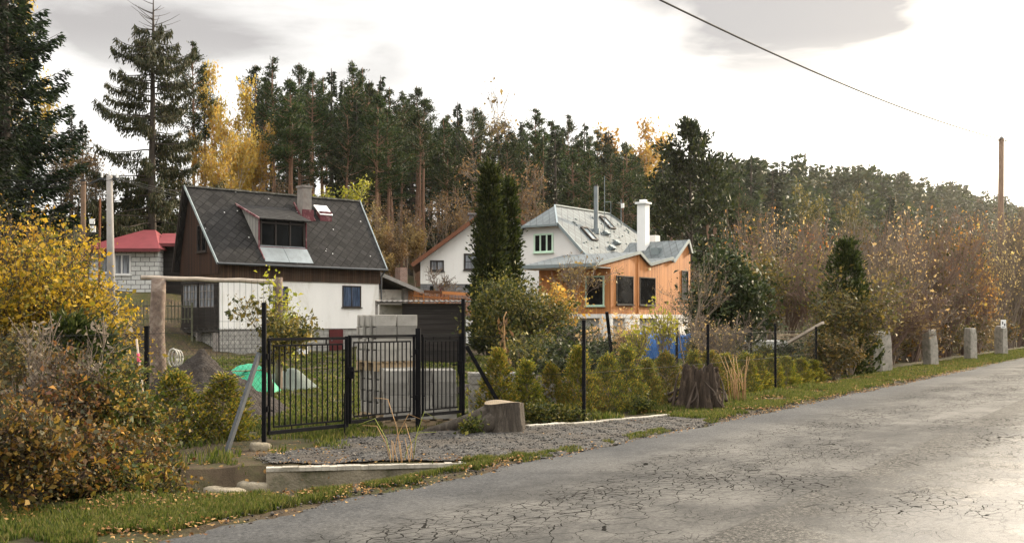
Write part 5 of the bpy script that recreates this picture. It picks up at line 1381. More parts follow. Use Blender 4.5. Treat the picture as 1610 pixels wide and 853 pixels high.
m_rust = leafmat('rust shrub leaves', [(.020, .024, .007), (.045, .042, .012), (.10, .062, .017), (.22, .10, .018), (.03, .038, .010), (.13, .050, .02), (.075, .07, .03), (.34, .18, .025), (.028, .032, .010), (.07, .05, .02)], trans=.32, objvar=.12)
m_oliv = leafmat('olive leaves', [(.025, .034, .008), (.060, .060, .015), (.11, .085, .022), (.24, .16, .035), (.04, .05, .018)], trans=.32, objvar=.15)
m_thu = leafmat('young conifer sprays', [(.040, .060, .007), (.11, .135, .014), (.24, .22, .024), (.40, .25, .035)], trans=.35, objvar=.12)
m_col = leafmat('dark conifer sprays', [(.008, .016, .003), (.024, .038, .007), (.070, .082, .014)], trans=.3, objvar=.1)
m_green = leafmat('green shrub leaves', [(.016, .026, .005), (.040, .052, .009), (.09, .095, .017), (.22, .18, .03)], trans=.35, objvar=.15)
m_dgreen = leafmat('dark shrub leaves', [(.010, .018, .005), (.026, .038, .010), (.065, .075, .02)], trans=.25, objvar=.15)
m_brown = leafmat('brown autumn leaves', [(.085, .052, .022), (.17, .105, .036), (.30, .20, .07), (.10, .06, .03)], trans=.35, objvar=.2)
m_orange = leafmat('orange autumn leaves', [(.30, .11, .03), (.42, .18, .04), (.36, .24, .06), (.22, .08, .03)], trans=.4, objvar=.1)
m_lime = leafmat('yellow green leaves', [(.14, .16, .02), (.26, .26, .03), (.42, .36, .04), (.20, .20, .03)], trans=.45, objvar=.1)
twig_n = plain('dark red-brown twigs', (.050, .034, .026), .95, .35, 2)
m_mixed = leafmat('green and amber shrub leaves', [(.020, .032, .006), (.050, .068, .012), (.10, .11, .02), (.034, .05, .009), (.34, .20, .03), (.16, .13, .025)], trans=.35, objvar=.1)
m_bloom = leafmat('grey seed heads', [(.16, .13, .085), (.26, .22, .15), (.20, .16, .11)], trans=.3, objvar=.1)

G_ = np.random.default_rng
# ------------------------------------------------------------------ forest behind the houses
pines = [make_tree('pine_tree', *pine_shape(G_(20 + k), 17, cb=[.58, .66, .52, .70, .48, .62][k], spread=[2.2, 1.8, 2.4, 1.9, 1.7, 2.6][k], nb=[40, 32, 46, 30, 48, 34][k]), bark_p, m_pine) for k in range(6)]
spruces = [make_tree('spruce_tree', *spruce_shape(G_(40 + k), 17, rad=[2.3, 1.9, 2.7, 1.6][k], cb=[.18, .25, .12, .08][k], nb=[110, 90, 120, 120][k]), bark_d, m_spr) for k in range(4)]
birches = [make_tree('birch_tree', *broad_shape(G_(60 + k), 13, trunk=.42, r0=.12, depth=3, nleaf=5200, ls=.22, spreadang=.42, up=.5, jitter=.30, nchild=(4, 6), shrink=.55, minr=.012), bark_b, m_gold) for k in range(2)]
bares = [make_tree('bare_tree', *broad_shape(G_(70 + k), 11, trunk=.35, r0=.11, depth=4, nleaf=900, ls=.16, spreadang=.5, up=.45, jitter=.3, nchild=(3, 5), shrink=.6, minr=.012), twig_m, m_brown) for k in range(2)]
HT = {'pine': 17.0, 'spruce': 17.0, 'birch': 13.0, 'bare': 11.0}
POOL = {'pine': pines, 'spruce': spruces, 'birch': birches, 'bare': bares}
LAB = {'pine': ('pine with a bare reddish trunk in the dense forest behind the houses', 'tree', 'forest pines on the slope'),
       'spruce': ('dark narrow spruce in the dense forest behind the houses', 'tree', 'forest spruces on the slope'),
       'birch': ('golden leaved birch among the dark forest conifers', 'tree', 'golden birches in the forest'),
       'bare': ('nearly leafless brown tree at the foot of the forest', 'tree', 'leafless trees under the forest')}
first = {id(o): True for k in POOL for o in POOL[k]}
def plant_tree(kind, x, y, h, label=None, group=None, proto=None, wide=1.0):
    z = Hf(x, y); p = proto or random.choice(POOL[kind]); s = h / HT[kind]
    lb, ct, gr = LAB[kind]; loc = (x, y, z - .1); rz = random.uniform(0, 6.28); sc = (s * wide, s * wide, s)
    if label: lb, gr = label, group
    if first.get(id(p)):
        first[id(p)] = False; p.location = loc; p.rotation_euler = (0, 0, rz); p.scale = sc; tag(p, lb, ct, gr); return p
    o = dup(p, loc, rz, lb, gr, sc, ct)
    if not gr and 'group' in o: del o['group']
    return o

def sil(kind, u, v, Y, **k):
    x = at(u, Y); h = zat(v, Y) - Hf(x, Y); return plant_tree(kind, x, Y, max(h, 3), **k)

SIL = [(404, 100, 97, 'pine'), (431, 88, 93, 'pine'), (452, 118, 104, 'spruce'), (468, 97, 96, 'pine'), (492, 108, 90, 'pine'), (505, 118, 101, 'pine'), (522, 106, 103, 'spruce'), (553, 93, 92, 'pine'), (566, 104, 99, 'pine'),
       (580, 124, 96, 'pine'), (598, 117, 106, 'spruce'), (615, 134, 95, 'pine'), (632, 140, 104, 'pine'), (655, 134, 108, 'pine'), (668, 150, 99, 'pine'), (690, 196, 105, 'spruce'), (706, 176, 114, 'pine'), (720, 158, 109, 'spruce'), (742, 164, 104, 'pine'),
       (757, 172, 112, 'pine'), (778, 150, 117, 'bare'), (797, 186, 118, 'pine'), (822, 188, 128, 'spruce'), (846, 168, 121, 'pine'), (866, 186, 130, 'pine'), (880, 192, 142, 'spruce'), (895, 178, 132, 'pine'), (919, 190, 138, 'spruce'), (938, 200, 150, 'pine'),
       (957, 203, 148, 'spruce'), (985, 186, 152, 'birch'), (1003, 205, 158, 'birch'), (1020, 208, 168, 'spruce'), (415, 120, 108, 'pine'), (540, 122, 110, 'spruce'), (646, 150, 116, 'spruce')]
for u, v, Y, k in SIL:
    if k == 'bare': sil('bare', u, v, Y, label='tall pale leafless larch rising above the forest edge behind the conifer columns', group=None)
    else: sil(k, u, v, Y, wide=random.uniform(.72, .95))
nfill = 0
fr = np.random.default_rng(99)
while nfill < 150:
    u = fr.uniform(395, 1180); Y = 84 + 95 * fr.uniform() ** 1.1; x = at(u, Y); s_, n_ = sn(x, Y)
    if n_ < 44 or n_ > 118: continue
    vs = np.interp(u, [395, 550, 640, 700, 760, 860, 960, 1040, 1180], [118, 122, 150, 185, 185, 195, 215, 228, 250])
    vt = vs + fr.uniform(0, 60); h = zat(vt, Y) - Hf(x, Y)
    if not 8 < h < 22: h = min(max(h, 9), 20)
    if zat(vs - 6, Y) - Hf(x, Y) < h: continue
    plant_tree('pine' if fr.uniform() < .76 else 'spruce', x, Y, h); nfill += 1
nlow = 0
while nlow < 75:
    u = fr.uniform(400, 1120); Y = 88 + 60 * fr.uniform(); x = at(u, Y); s_, n_ = sn(x, Y)
    if n_ < 46: continue
    plant_tree('spruce', x, Y, fr.uniform(4.5, 9), label='small shaded spruce growing under the forest pines', group='understorey spruces under the pines', wide=1.35); nlow += 1
# leafless and golden undergrowth at the forest foot
for u, v, Y, k in [(590, 300, 82, 'bare'), (612, 330, 80, 'bare'), (640, 310, 84, 'bare'), (668, 300, 86, 'bare'), (700, 285, 88, 'bare'), (735, 300, 84, 'bare'), (780, 235, 90, 'bare'), (800, 245, 92, 'bare'), (820, 280, 90, 'bare'),
                   (585, 350, 78, 'birch'), (622, 360, 78, 'birch'), (652, 345, 80, 'birch'), (605, 385, 75, 'birch'), (720, 330, 86, 'birch'), (560, 300, 80, 'bare'), (850, 300, 95, 'bare'), (480, 280, 84, 'bare'), (445, 270, 88, 'bare')]:
    o = sil(k, u, v, Y, **({} if k == 'bare' else dict(label='small tree with thin yellow-brown leaves below the forest pines', group='yellow-brown undergrowth trees')))
    if k == 'birch':
        for c in o.children:
            if c.name.startswith('crown'):
                for sl_ in c.material_slots: sl_.link = 'OBJECT'; sl_.material = m_brown
            elif c.name.startswith('trunk'):
                for sl_ in c.material_slots: sl_.link = 'OBJECT'; sl_.material = twig_m
o = sil('birch', 527, 278, 80, label='bushy yellow-green tree behind the cottage roof ridge', group=None, wide=1.25)
for c in o.children:
    if c.name.startswith('crown'):
        for sl_ in c.material_slots: sl_.link = 'OBJECT'; sl_.material = m_lime
# trees on the far left
gold_lab = ['tall golden birch with a pale top between the old spruce and the pines', 'golden birch leaning beside the tall pale-topped birch', 'low golden birch just above the slate roof', 'slim golden birch next to the old spruce trunk', 'golden birch closest to the forest pines']
for k, (u, v, Y) in enumerate([(358, 98, 84), (372, 165, 80), (345, 205, 76), (325, 190, 82), (403, 190, 86)]): sil('birch', u, v, Y, label=gold_lab[k], group=None, wide=.6)
sil('pine', 306, 62, 84, label='tall pine directly behind the old drooping spruce', group=None, wide=.7); sil('pine', 322, 95, 86, label='slim pine between the old drooping spruce and the golden birches', group=None, wide=.8)
for k, (u, v, Y) in enumerate([(112, 168, 95), (130, 185, 100), (150, 240, 92)]): sil('spruce', u, v, Y, label=['distant spruce beside the big dark conifer at the picture edge', 'distant pale spruce over the brown shrubs', 'short distant spruce over the rusty mast'][k], group=None)
for k, (u, v, Y) in enumerate([(112, 195, 74), (140, 215, 72), (95, 215, 70), (160, 260, 74)]): sil('bare', u, v, Y, label=['brown leafless tree behind the rusty mast', 'brown leafless tree between the mast and the concrete pole', 'brown leafless tree under the big dark conifer', 'brown leafless bush-like tree behind the concrete pole'][k], group=None)
big = make_tree('spruce_tree', *spruce_shape(G_(141), 26, rad=5.2, cb=.05, nb=330, dens=120, ln=.42, wd=.13, droop=.30), bark_d, m_spr)
x = at(8, 66); big.location = (x, 66, Hf(x, 66) - .2); tag(big, 'massive dark green spruce cut off by the picture edge', 'tree')
big2 = dup(big, (at(-62, 60), 60, Hf(at(-62, 60), 60) - .2), 1.0, 'second dark spruce mostly outside the picture behind the yellow shrub', None, .9)
o = sil('birch', 42, -15, 76, label='golden larch tip showing above the massive dark spruce', group=None, wide=.6)
old = make_tree('old_spruce', *old_spruce_shape(G_(151), 22.4, 4.9), bark_d, m_old)
x = at(240, 70); hh = zat(-6, 70) - Hf(x, 70); old.location = (x, 70, Hf(x, 70) - .2); old.scale = (1, 1, hh / 22.4); tag(old, 'old spruce with open drooping limbs and a bare dead top behind the cottage', 'tree')
low = [make_tree('spruce_tree', *spruce_shape(G_(161), 9, rad=3.2, cb=.04, nb=110, dens=46, ln=.4, wd=.15, droop=.3), bark_d, m_spr)]
for k, (u, v, Y) in enumerate([(205, 290, 72), (262, 280, 73), (300, 285, 76), (170, 300, 74), (232, 262, 75)]):
    x = at(u, Y); h = zat(v, Y) - Hf(x, Y); lb = ['dark low spruce behind the red-roofed house', 'dark low spruce behind the cottage gable', 'dark low spruce behind the slate ridge', 'dark low spruce behind the concrete pole', 'dark low spruce under the old drooping spruce'][k]
    if k == 0: low[0].location = (x, Y, Hf(x, Y) - .2); low[0].scale = (h / 9,) * 3; tag(low[0], lb, 'tree')
    else: dup(low[0], (x, Y, Hf(x, Y) - .2), k * 1.3, lb, None, h / 9)
# the big spreading pine behind the white chimney
bp = make_tree('pine_tree', *pine_shape(G_(171), 15, cb=.22, spread=4.6, nb=74, dens=130, ln=.42, wd=.17, flat=.30), bark_d, m_pine)
x = at(1085, 84); bp.location = (x, 84, Hf(x, 84) - .2); bp.scale = (1, 1, (zat(182, 84) - Hf(x, 84)) / 15); tag(bp, 'large spreading pine in flat green tiers behind the white chimney', 'tree')
bp2 = dup(bp, (at(1150, 92), 92, Hf(at(1150, 92), 92) - .2), 2.0, 'broad dark pine behind the round garden tree', None, (.8, .8, .72))
bp3 = dup(bp, (at(1012, 90), 90, Hf(at(1012, 90), 90) - .2), 3.4, 'broad dark pine between the grey roof and the large spreading pine', None, (.7, .7, .70))

# ------------------------------------------------------------------ far wooded hillside: one mass
def far_woods():
    r = np.random.default_rng(5); tv = []
    def cone(seed, n=150, wide=.17):
        q = np.random.default_rng(seed); t = q.uniform(.05, 1, n); rr = wide * (1 - t) ** .8 * q.uniform(.3, 1.1, n) + .01; a = q.uniform(0, 6.28, n)
        P = np.column_stack([np.cos(a) * rr, np.sin(a) * rr, t]); A = unit(np.column_stack([np.cos(a), np.sin(a), np.full(n, -.2)]) + q.normal(size=(n, 3)) * .5)
        return leaf_quads(P, A, .10 * q.uniform(.6, 1.4, n), .055, q)
    def pinec(seed, n=150):
        q = np.random.default_rng(seed); t = q.uniform(.45, 1, n); rr = .15 * np.sqrt(np.clip(1 - ((t - .68) / .36) ** 2, .02, 1)) * q.uniform(.2, 1.1, n); a = q.uniform(0, 6.28, n)
        P = np.column_stack([np.cos(a) * rr, np.sin(a) * rr, t]); return leaf_quads(P, rnd_dirs(n, q), .10 * q.uniform(.6, 1.4, n), .06, q)
    def ball(seed, n=170):
        q = np.random.default_rng(seed); d = rnd_dirs(n, q) * (q.uniform(.2, 1, n) ** .5)[:, None]
        P = d * np.array([.24, .24, .42]) + np.array([0, 0, .55]); return leaf_quads(P, rnd_dirs(n, q), .085 * q.uniform(.6, 1.4, n), .055, q)
    T = [cone(1), cone(2, wide=.14), pinec(3), pinec(4), ball(5), ball(6)]
    Vs, Fs, M = [], [], []; o = 0; cnt = 0
    while cnt < 1900:
        u = r.uniform(1040, 1700); Y = 170 + 430 * r.uniform() ** 1.15; x = at(u, Y); s_, n_ = sn(x, Y)
        if n_ < 16: continue
        k = r.integers(0, 4) if r.uniform() < .70 else r.integers(4, 6); h = r.uniform(9, 15) * (.72 if k > 3 else 1); V, F = T[k]
        an = r.uniform(0, 6.28); c, sn_ = math.cos(an), math.sin(an); W = V.copy(); W[:, 0] = V[:, 0] * c - V[:, 1] * sn_; W[:, 1] = V[:, 0] * sn_ + V[:, 1] * c
        W = W * h * np.array([1.15, 1.15, 1]) + np.array([x, Y, Hf(x, Y)]); Vs.append(W); Fs.append(F + o); o += len(W)
        M.append(np.full(len(F), r.integers(0, 2) if k < 4 else r.integers(2, 5))); cnt += 1
    return np.concatenate(Vs), np.concatenate(Fs), np.concatenate(M)
Vw, Fw, Mw = far_woods()
fw_m = [m_pine, leafmat('far conifers', [(.018, .028, .010), (.032, .042, .014), (.055, .058, .02)], .25), leafmat('far brown wood', [(.06, .040, .024), (.10, .06, .032), (.08, .055, .03)], .3), leafmat('far ochre wood', [(.12, .085, .022), (.20, .13, .03), (.09, .075, .026)], .35), leafmat('far olive wood', [(.045, .05, .016), (.08, .075, .022)], .3)]
tag(link('far_woods', np_mesh('far woods', Vw, Fw, mi=Mw), fw_m), kind='stuff')

# ------------------------------------------------------------------ garden plants
def shrub(name, label, cat, x, y, shape, wm, cm, rotz=0, group=None, scale=1.0, sink=.03):
    t = make_tree(name, *shape, wm, cm); t.location = (x, y, Hf(x, y) - sink); t.rotation_euler = (0, 0, rotz); t.scale = (scale,) * 3
    for c in t.children:
        if c.name.startswith('trunk'): c.name = 'stems'
        else: c.name = 'foliage'
    return tag(t, label, cat, group)
def G2(u, Y): return at(u, Y), Y

# conifer columns before the white gabled house
col1 = thuja_shape(G_(201), 9.0, .66, 26000, .22, .08, lump=.34, taper=.6, base=.02)
shrub('conifer_column', 'tall dark conifer column, the taller of the close pair', 'conifer', *G2(770, 50), col1, bark_d, m_col).scale = (1, 1, (zat(258, 50) - .1) / 8.9)
col2 = thuja_shape(G_(202), 8.2, .47, 17000, .22, .08, lump=.34, taper=.6, base=.02)
shrub('conifer_column', 'narrow dark conifer column, the shorter of the close pair', 'conifer', *G2(799, 51.5), col2, bark_d, m_col).scale = (1, 1, (zat(283, 51.5) - .1) / 8.1)
shrub('leafy_bush', 'broad green bush with yellowing leaves at the foot of the conifer columns', 'bush', *G2(796, 41), broad_shape(G_(203), 3.4, .3, .06, 3, 13000, .095, 7, .5, .6, .25, .22), bark_d, m_green)
shrub('leafy_bush', 'green bush spreading beside the broad bush under the conifer columns', 'bush', *G2(832, 39), broad_shape(G_(204), 2.8, .3, .05, 3, 7000, .11, 6, .6, .6, .2, .2), bark_d, m_green)
shrub('autumn_bush', 'amber-leaved bush against the end of the larch cladding', 'bush', *G2(858, 47), broad_shape(G_(205), 3.3, .35, .05, 3, 3000, .13, 5, .35, .5, .4, .18), twig_m, m_gold)
shrub('bare_tree', 'thin leafless tree with brown remnants before the recessed larch wall', 'tree', *G2(893, 50), broad_shape(G_(206), 4.9, .3, .06, 4, 900, .12, 2, .4, .55, .4, .15, minr=.008), twig_m, m_brown)
shrub('bare_tree', 'small leafless fruit tree in front of the white gable', 'tree', *G2(689, 62.5), broad_shape(G_(207), 2.9, .3, .09, 4, 60, .1, 1, .2, .7, .15, .15, minr=.014), twig_m, m_brown).location.z = 1.9
# round garden tree
shrub('round_tree', 'dense dark round-crowned tree at the end of the larch house', 'tree', *G2(1140, 46), broad_shape(G_(208), 3.5, .34, .09, 3, 17000, .13, 1, .2, .85, .05, .33, nchild=(5, 7), shrink=.62), bark_d, m_dgreen, scale=1.32)
shrub('leafy_bush', 'tall olive bush behind the round-crowned tree', 'bush', *G2(1168, 52), broad_shape(G_(209), 5.0, .3, .07, 3, 8000, .14, 5, .4, .6, .25, .28), bark_d, m_oliv)
# shrubs between fence and larch house
mid = [(845, 33, 1.7, m_green), (880, 31, 1.35, m_dgreen), (905, 34, 1.9, m_dgreen), (935, 30, 1.5, m_dgreen), (962, 33, 1.6, m_oliv), (990, 30, .9, m_green), (1104, 36, 1.3, m_oliv), (1135, 34, 1.7, m_green), (872, 26, .9, m_dgreen), (925, 26.5, 1.1, m_dgreen), (820, 29, 1.3, m_green), (1200, 36, 1.0, m_green), (1240, 34, 1.3, m_dgreen), (1262, 31, 1.2, m_green)]
ml = ['green bush before the red brick steps', 'dark bush under the recessed larch wall', 'dark bush before the white plinth opening', 'dark bush behind the second fence post', 'olive bush at the edge of the blue tarpaulin', 'leafy green bush overlapping the blue tarpaulin', 'olive bush between the tarpaulin and the terrace', 'green bush in front of the concrete terrace', 'low dark bush behind the third young conifer', 'low dark bush behind the fourth young conifer', 'low green bush right behind the dead sunflower', 'low green bush by the concrete posts', 'dark bush under the leaning pale pole', 'green bush at the foot of the creeper-clad conifer']
for k, (u, Y, h, m) in enumerate(mid):
    shrub('garden_bush', ml[k], 'bush', *G2(u, Y), broad_shape(G_(220 + k), h * .8, .35, .02, 3, 3000, .075, 6, .6, .6, .2, .13, minr=.004), twig_m, m)
shrub('tall_perennial', 'tall yellow-green leafy stems in front of the blue tarpaulin', 'plant', *G2(1000, 29), broad_shape(G_(240), 1.9, .6, .015, 2, 700, .09, 9, .25, .35, .6, .06), twig_m, m_lime)
shrub('tall_perennial', 'tall upright stems with yellow-green leaves before the end of the blue tarpaulin', 'plant', *G2(1040, 28.5), broad_shape(G_(241), 2.3, .6, .02, 2, 420, .10, 5, .20, .3, .7, .06), twig_m, m_lime)
shrub('tall_perennial', 'tall thin stems with orange-yellow leaves below the corner windows', 'plant', *G2(975, 31), broad_shape(G_(242), 2.1, .5, .02, 3, 800, .09, 6, .4, .5, .4, .1), twig_m, m_pale)
shrub('bare_shrub', 'leafless twiggy shrub with a few yellow leaves in front of the round tree', 'shrub', *G2(1130, 30), broad_shape(G_(243), 2.2, .35, .02, 4, 500, .06, 6, .5, .55, .3, .12), twig_m, m_pale)
shrub('bare_shrub', 'arching bare shrub between the larch gable and the round tree', 'shrub', *G2(1078, 40), broad_shape(G_(244), 4.6, .4, .03, 3, 300, .08, 3, .5, .5, .4, .1), twig_m, m_brown)
# sapling by the gate, climbing vine on the log frame
shrub('apple_sapling', 'small leafy apple sapling in front of the white cottage wall', 'tree', *G2(428, 22.5), broad_shape(G_(245), 2.25, .34, .035, 3, 1900, .085, 2, .25, .65, .2, .08, asp=.55), bark_d, m_oliv)
shrub('climbing_vine', 'yellow-green vine wrapped round the log frame post', 'vine', *G2(440, 24.3), broad_shape(G_(246), 2.75, .7, .02, 2, 900, .09, 3, .12, .4, .5, .10), twig_m, m_lime)
# shrubs on the near side
shrub('yellow_shrub', 'large shrub covered in bright yellow leaves', 'shrub', *G2(45, 18.5), broad_shape(G_(250), 3.75, .28, .05, 4, 15000, .062, 9, .6, .5, .3, .10, asp=.75), bark_d, m_yel)
shrub('yellow_shrub', 'smaller yellow shrub spreading towards the brick meter box', 'shrub', *G2(112, 19.5), broad_shape(G_(251), 2.9, .28, .04, 4, 9000, .06, 7, .7, .55, .2, .10, asp=.75), bark_d, m_yel)
shrub('yellow_shrub', 'yellow shrub at the picture edge behind the largest yellow shrub', 'shrub', *G2(-25, 20), broad_shape(G_(252), 4.0, .28, .05, 4, 10000, .062, 8, .6, .5, .3, .10, asp=.75), bark_d, m_yel)
shrub('dark_conifer', 'low dark green conifer under the yellow shrub', 'conifer', *G2(112, 16), thuja_shape(G_(253), 1.6, .85, 14000, .11, .04, .3, .6, .02), bark_d, m_col)
shrub('weed_clump', 'bright green weeds beside the soil heap', 'weeds', *G2(170, 15.5), broad_shape(G_(254), .85, .5, .008, 3, 2600, .06, 9, .8, .6, .3, .08), twig_m, m_green)
rl = ['rust-brown shrub at the picture edge, tallest of the near shrubs', 'rusty red shrub in front of the yellow shrub', 'russet shrub with mixed olive leaves behind the ditch grass', 'green and amber shrub between the russet shrubs and the wire fence', 'orange-leaved shrub reaching the first fence post', 'low green and amber shrub at the foot of the first fence post', 'low dark rust shrub at the lower corner of the picture', 'seedy brown shrub with pale heads under the yellow shrub', 'low green and amber shrub above the mown verge']
for k, (u, Y, h, nl, m) in enumerate([(15, 10.6, 1.75, 6500, m_rust), (75, 11.4, 1.75, 6500, m_rust), (120, 10.4, 1.45, 6000, m_rust), (185, 11.6, 1.35, 4500, m_mixed), (222, 11.1, 1.15, 3400, m_rust), (245, 10.9, .80, 1900, m_mixed), (25, 9.2, 1.0, 4200, m_rust), (60, 13.2, 1.75, 4200, m_oliv), (165, 10.2, .85, 3000, m_mixed)]):
    shrub('russet_shrub', rl[k], 'shrub', *G2(u, Y), broad_shape(G_(260 + k), h, .3, .010, 4, int(nl * 1.6), .044, 9, .75, .6, .2, .075, asp=.66, minr=.0016), twig_n, m, group='russet shrubs on the near bank')
shrub('seed_head_weeds', 'tall weeds with grey fluffy seed heads among the russet shrubs', 'weeds', *G2(95, 11.9), broad_shape(G_(275), 1.75, .5, .006, 3, 1500, .05, 12, .6, .4, .5, .04), twig_m, m_bloom)
# young conifers
yt = [thuja_shape(G_(280 + k), 1.12, [.35, .29, .37, .32][k], 10500, .050, .019, .28, .80, .0, per=22) for k in range(4)]
yo = []
TH = [(778, 17.5, 549, 0, 1.0, 'young conifer in front of the low grey block wall'), (830, 17.9, 566, 1, 1.0, 'young conifer beside the cut stump with an orange-tinged tip'), (868, 18.3, 570, 2, .8, 'narrow-tipped young conifer midway between the cut stump and the second post'),
      (908, 18.5, 546, 3, 1.05, 'full young conifer touching the second fence post'), (930, 18.9, 588, 0, .9, 'short young conifer just past the second fence post'), (957, 19.4, 557, 2, 1.0, 'young conifer below the first corner window'), (985, 19.9, 546, 1, 1.15, 'tall young conifer below the blue tarpaulin edge'),
      (1018, 20.5, 565, 3, .9, 'small young conifer under the bright yellow perennials'), (1053, 21.2, 553, 2, 1.05, 'young conifer directly behind the rotten stump'), (1092, 22.4, 552, 1, .9, 'slim young conifer beside the third fence post'), (1120, 23.2, 552, 0, 1.1, 'young conifer behind the dry stalks'),
      (1145, 23.9, 556, 3, 1.1, 'young conifer between the dry stalks and the concrete posts'), (1168, 24.6, 555, 2, 1.1, 'young conifer in front of the slim black post'), (1190, 25.3, 557, 1, 1.1, 'young conifer just before the fourth fence post'), (1212, 26.2, 556, 0, 1.0, 'young conifer right behind the fourth fence post'),
      (1236, 27.0, 560, 3, 1.1, 'young conifer under the leaning pale pole'), (1258, 27.9, 562, 2, 1.1, 'second last young conifer of the row'), (1278, 28.7, 565, 1, 1.1, 'last young conifer of the row before the creeper-clad conifer'),
      (283, 14.2, 583, 2, 1.28, 'taller young conifer behind the wire fence before the soil heap'), (347, 14.6, 588, 3, 1.35, 'wide young conifer behind the leaning fence strut'), (238, 13.6, 640, 1, .9, 'short yellowish young conifer behind the first fence post')]
for k, (u, Y, v, q, wd_, lb) in enumerate(TH):
    x = at(u, Y); z = Hf(x, Y); h = zat(v, Y) - z; sc = (wd_, wd_, h / 1.12)
    src = next((o for (qq, o) in yo if qq == q), None)
    if src is None:
        o = shrub('young_conifer', lb, 'conifer', x, Y, yt[q], twig_m, m_thu, k * 1.1, 'young conifers planted along the fences'); o.scale = sc; yo.append((q, o))
    else: o = dup(src, (x, Y, z - .03), k * 1.1, lb, 'young conifers planted along the fences', sc)
    o.rotation_euler = (random.uniform(-.07, .07), random.uniform(-.08, .08), k * 1.1)
# low greens by the stump and fence foot
lw = ['fresh green plant beside the cut stump', 'green weeds along the kerb below the second post', 'dark green weeds at the fence foot before the rotten stump', 'leafy green weeds by the cut stump root', 'bushy weeds just behind the kerb']
for k, (u, Y, h, nl) in enumerate([(850, 16.9, .38, 1500), (905, 17.3, .25, 900), (1010, 19.2, .35, 1500), (745, 15.3, .24, 700), (878, 17.0, .3, 1100)]):
    shrub('weed_clump', lw[k], 'weeds', *G2(u, Y), broad_shape(G_(300 + k), h, .5, .004, 2, nl, .045, 10, 1.0, .6, .2, .06, minr=.0015), twig_m, m_green)

# creeper-clad conifer and the thicket along the road
shrub('creeper_conifer', 'dark pointed conifer overgrown with small-leaved creeper beside the first bollard', 'conifer', *G2(1330, 33), thuja_shape(G_(310), 4.1, .78, 12000, .15, .055, .40, .7, .0), bark_d, m_col)
shrub('creeper', 'olive creeper with a few orange leaves wrapped over the pointed conifer', 'creeper', *G2(1338, 32.2), broad_shape(G_(311), 3.6, .35, .02, 4, 8000, .09, 7, .38, .5, .4, .2), twig_m, m_oliv)
shrub('leafy_bush', 'low green bush at the verge before the first bollard', 'bush', *G2(1316, 30), broad_shape(G_(312), 1.3, .3, .015, 3, 4000, .075, 7, .7, .6, .2, .13), twig_m, m_oliv)
bs = [(thi, broad_shape(G_(320 + thi), 5.2, .42, .03, 4, [1500, 2200, 1300, 2600][thi], .085, 15, .45, .42, .5, .18, minr=.006, nchild=(3, 4), shrink=.6)) for thi in range(4)]
bl = [(1400, 40, 318, 0, m_pale), (1432, 44, 330, 1, m_oliv), (1462, 47, 318, 2, m_orange), (1490, 46, 335, 3, m_mixed), (1512, 50, 322, 1, m_orange), (1562, 52, 326, 0, m_pale), (1590, 56, 318, 2, m_oliv), (1610, 60, 322, 3, m_pale),
      (1380, 44, 345, 2, m_brown), (1478, 41, 395, 3, m_oliv), (1440, 38, 400, 0, m_brown), (1535, 48, 400, 3, m_orange), (1640, 60, 310, 1, m_brown), (1584, 60, 345, 2, m_pale), (1418, 50, 320, 3, m_brown), (1600, 54, 420, 1, m_lime), (1380, 37, 430, 1, m_brown)]
bd = ['twiggy bare shrub with pale yellow leaves above the first bollard', 'olive twiggy shrub behind the first and second bollards', 'tall twiggy shrub with orange leaves above the second bollard', 'dense green and amber twiggy shrub between the second and third bollards', 'tall orange-leaved shrub above the third bollard', 'pale twiggy shrub beside the timber pole', 'olive shrub behind the timber pole', 'pale shrub at the picture edge beyond the timber pole', 'brown twiggy shrub next to the creeper-clad conifer',
      'low dense olive thicket behind the second bollard', 'low brown thicket between the first two bollards', 'low russet thicket behind the third bollard', 'far brown shrub beyond the picture edge', 'pale high shrub behind the timber pole top of the thicket', 'brown shrub deep behind the first bollard', 'yellow-green shrub beside the bollard with the notice plate', 'low brown thicket touching the first bollard']
bo = {}
for k, (u, Y, v, q, m) in enumerate(bl):
    while sn(at(u, Y), Y)[1] < 9.8: Y += .5
    x = at(u, Y); z = Hf(x, Y); h = zat(v, Y) - z; wx_ = 1.0 if h > 4 else 1.1; sc = (wx_, wx_, h / 5.2)
    if q not in bo:
        o = shrub('thicket_shrub', bd[k], 'shrub', x, Y, bs[q][1], twig_r if k % 2 else twig_m, m_brown, k * 1.7, 'bare thicket shrubs along the road'); o.scale = sc; bo[q] = o
    else: o = dup(bo[q], (x, Y, z - .03), k * 1.7, bd[k], 'bare thicket shrubs along the road', sc)
    for c in o.children:
        if c.name.startswith('foliage'):
            for s__ in c.material_slots: s__.link = 'OBJECT'; s__.material = m
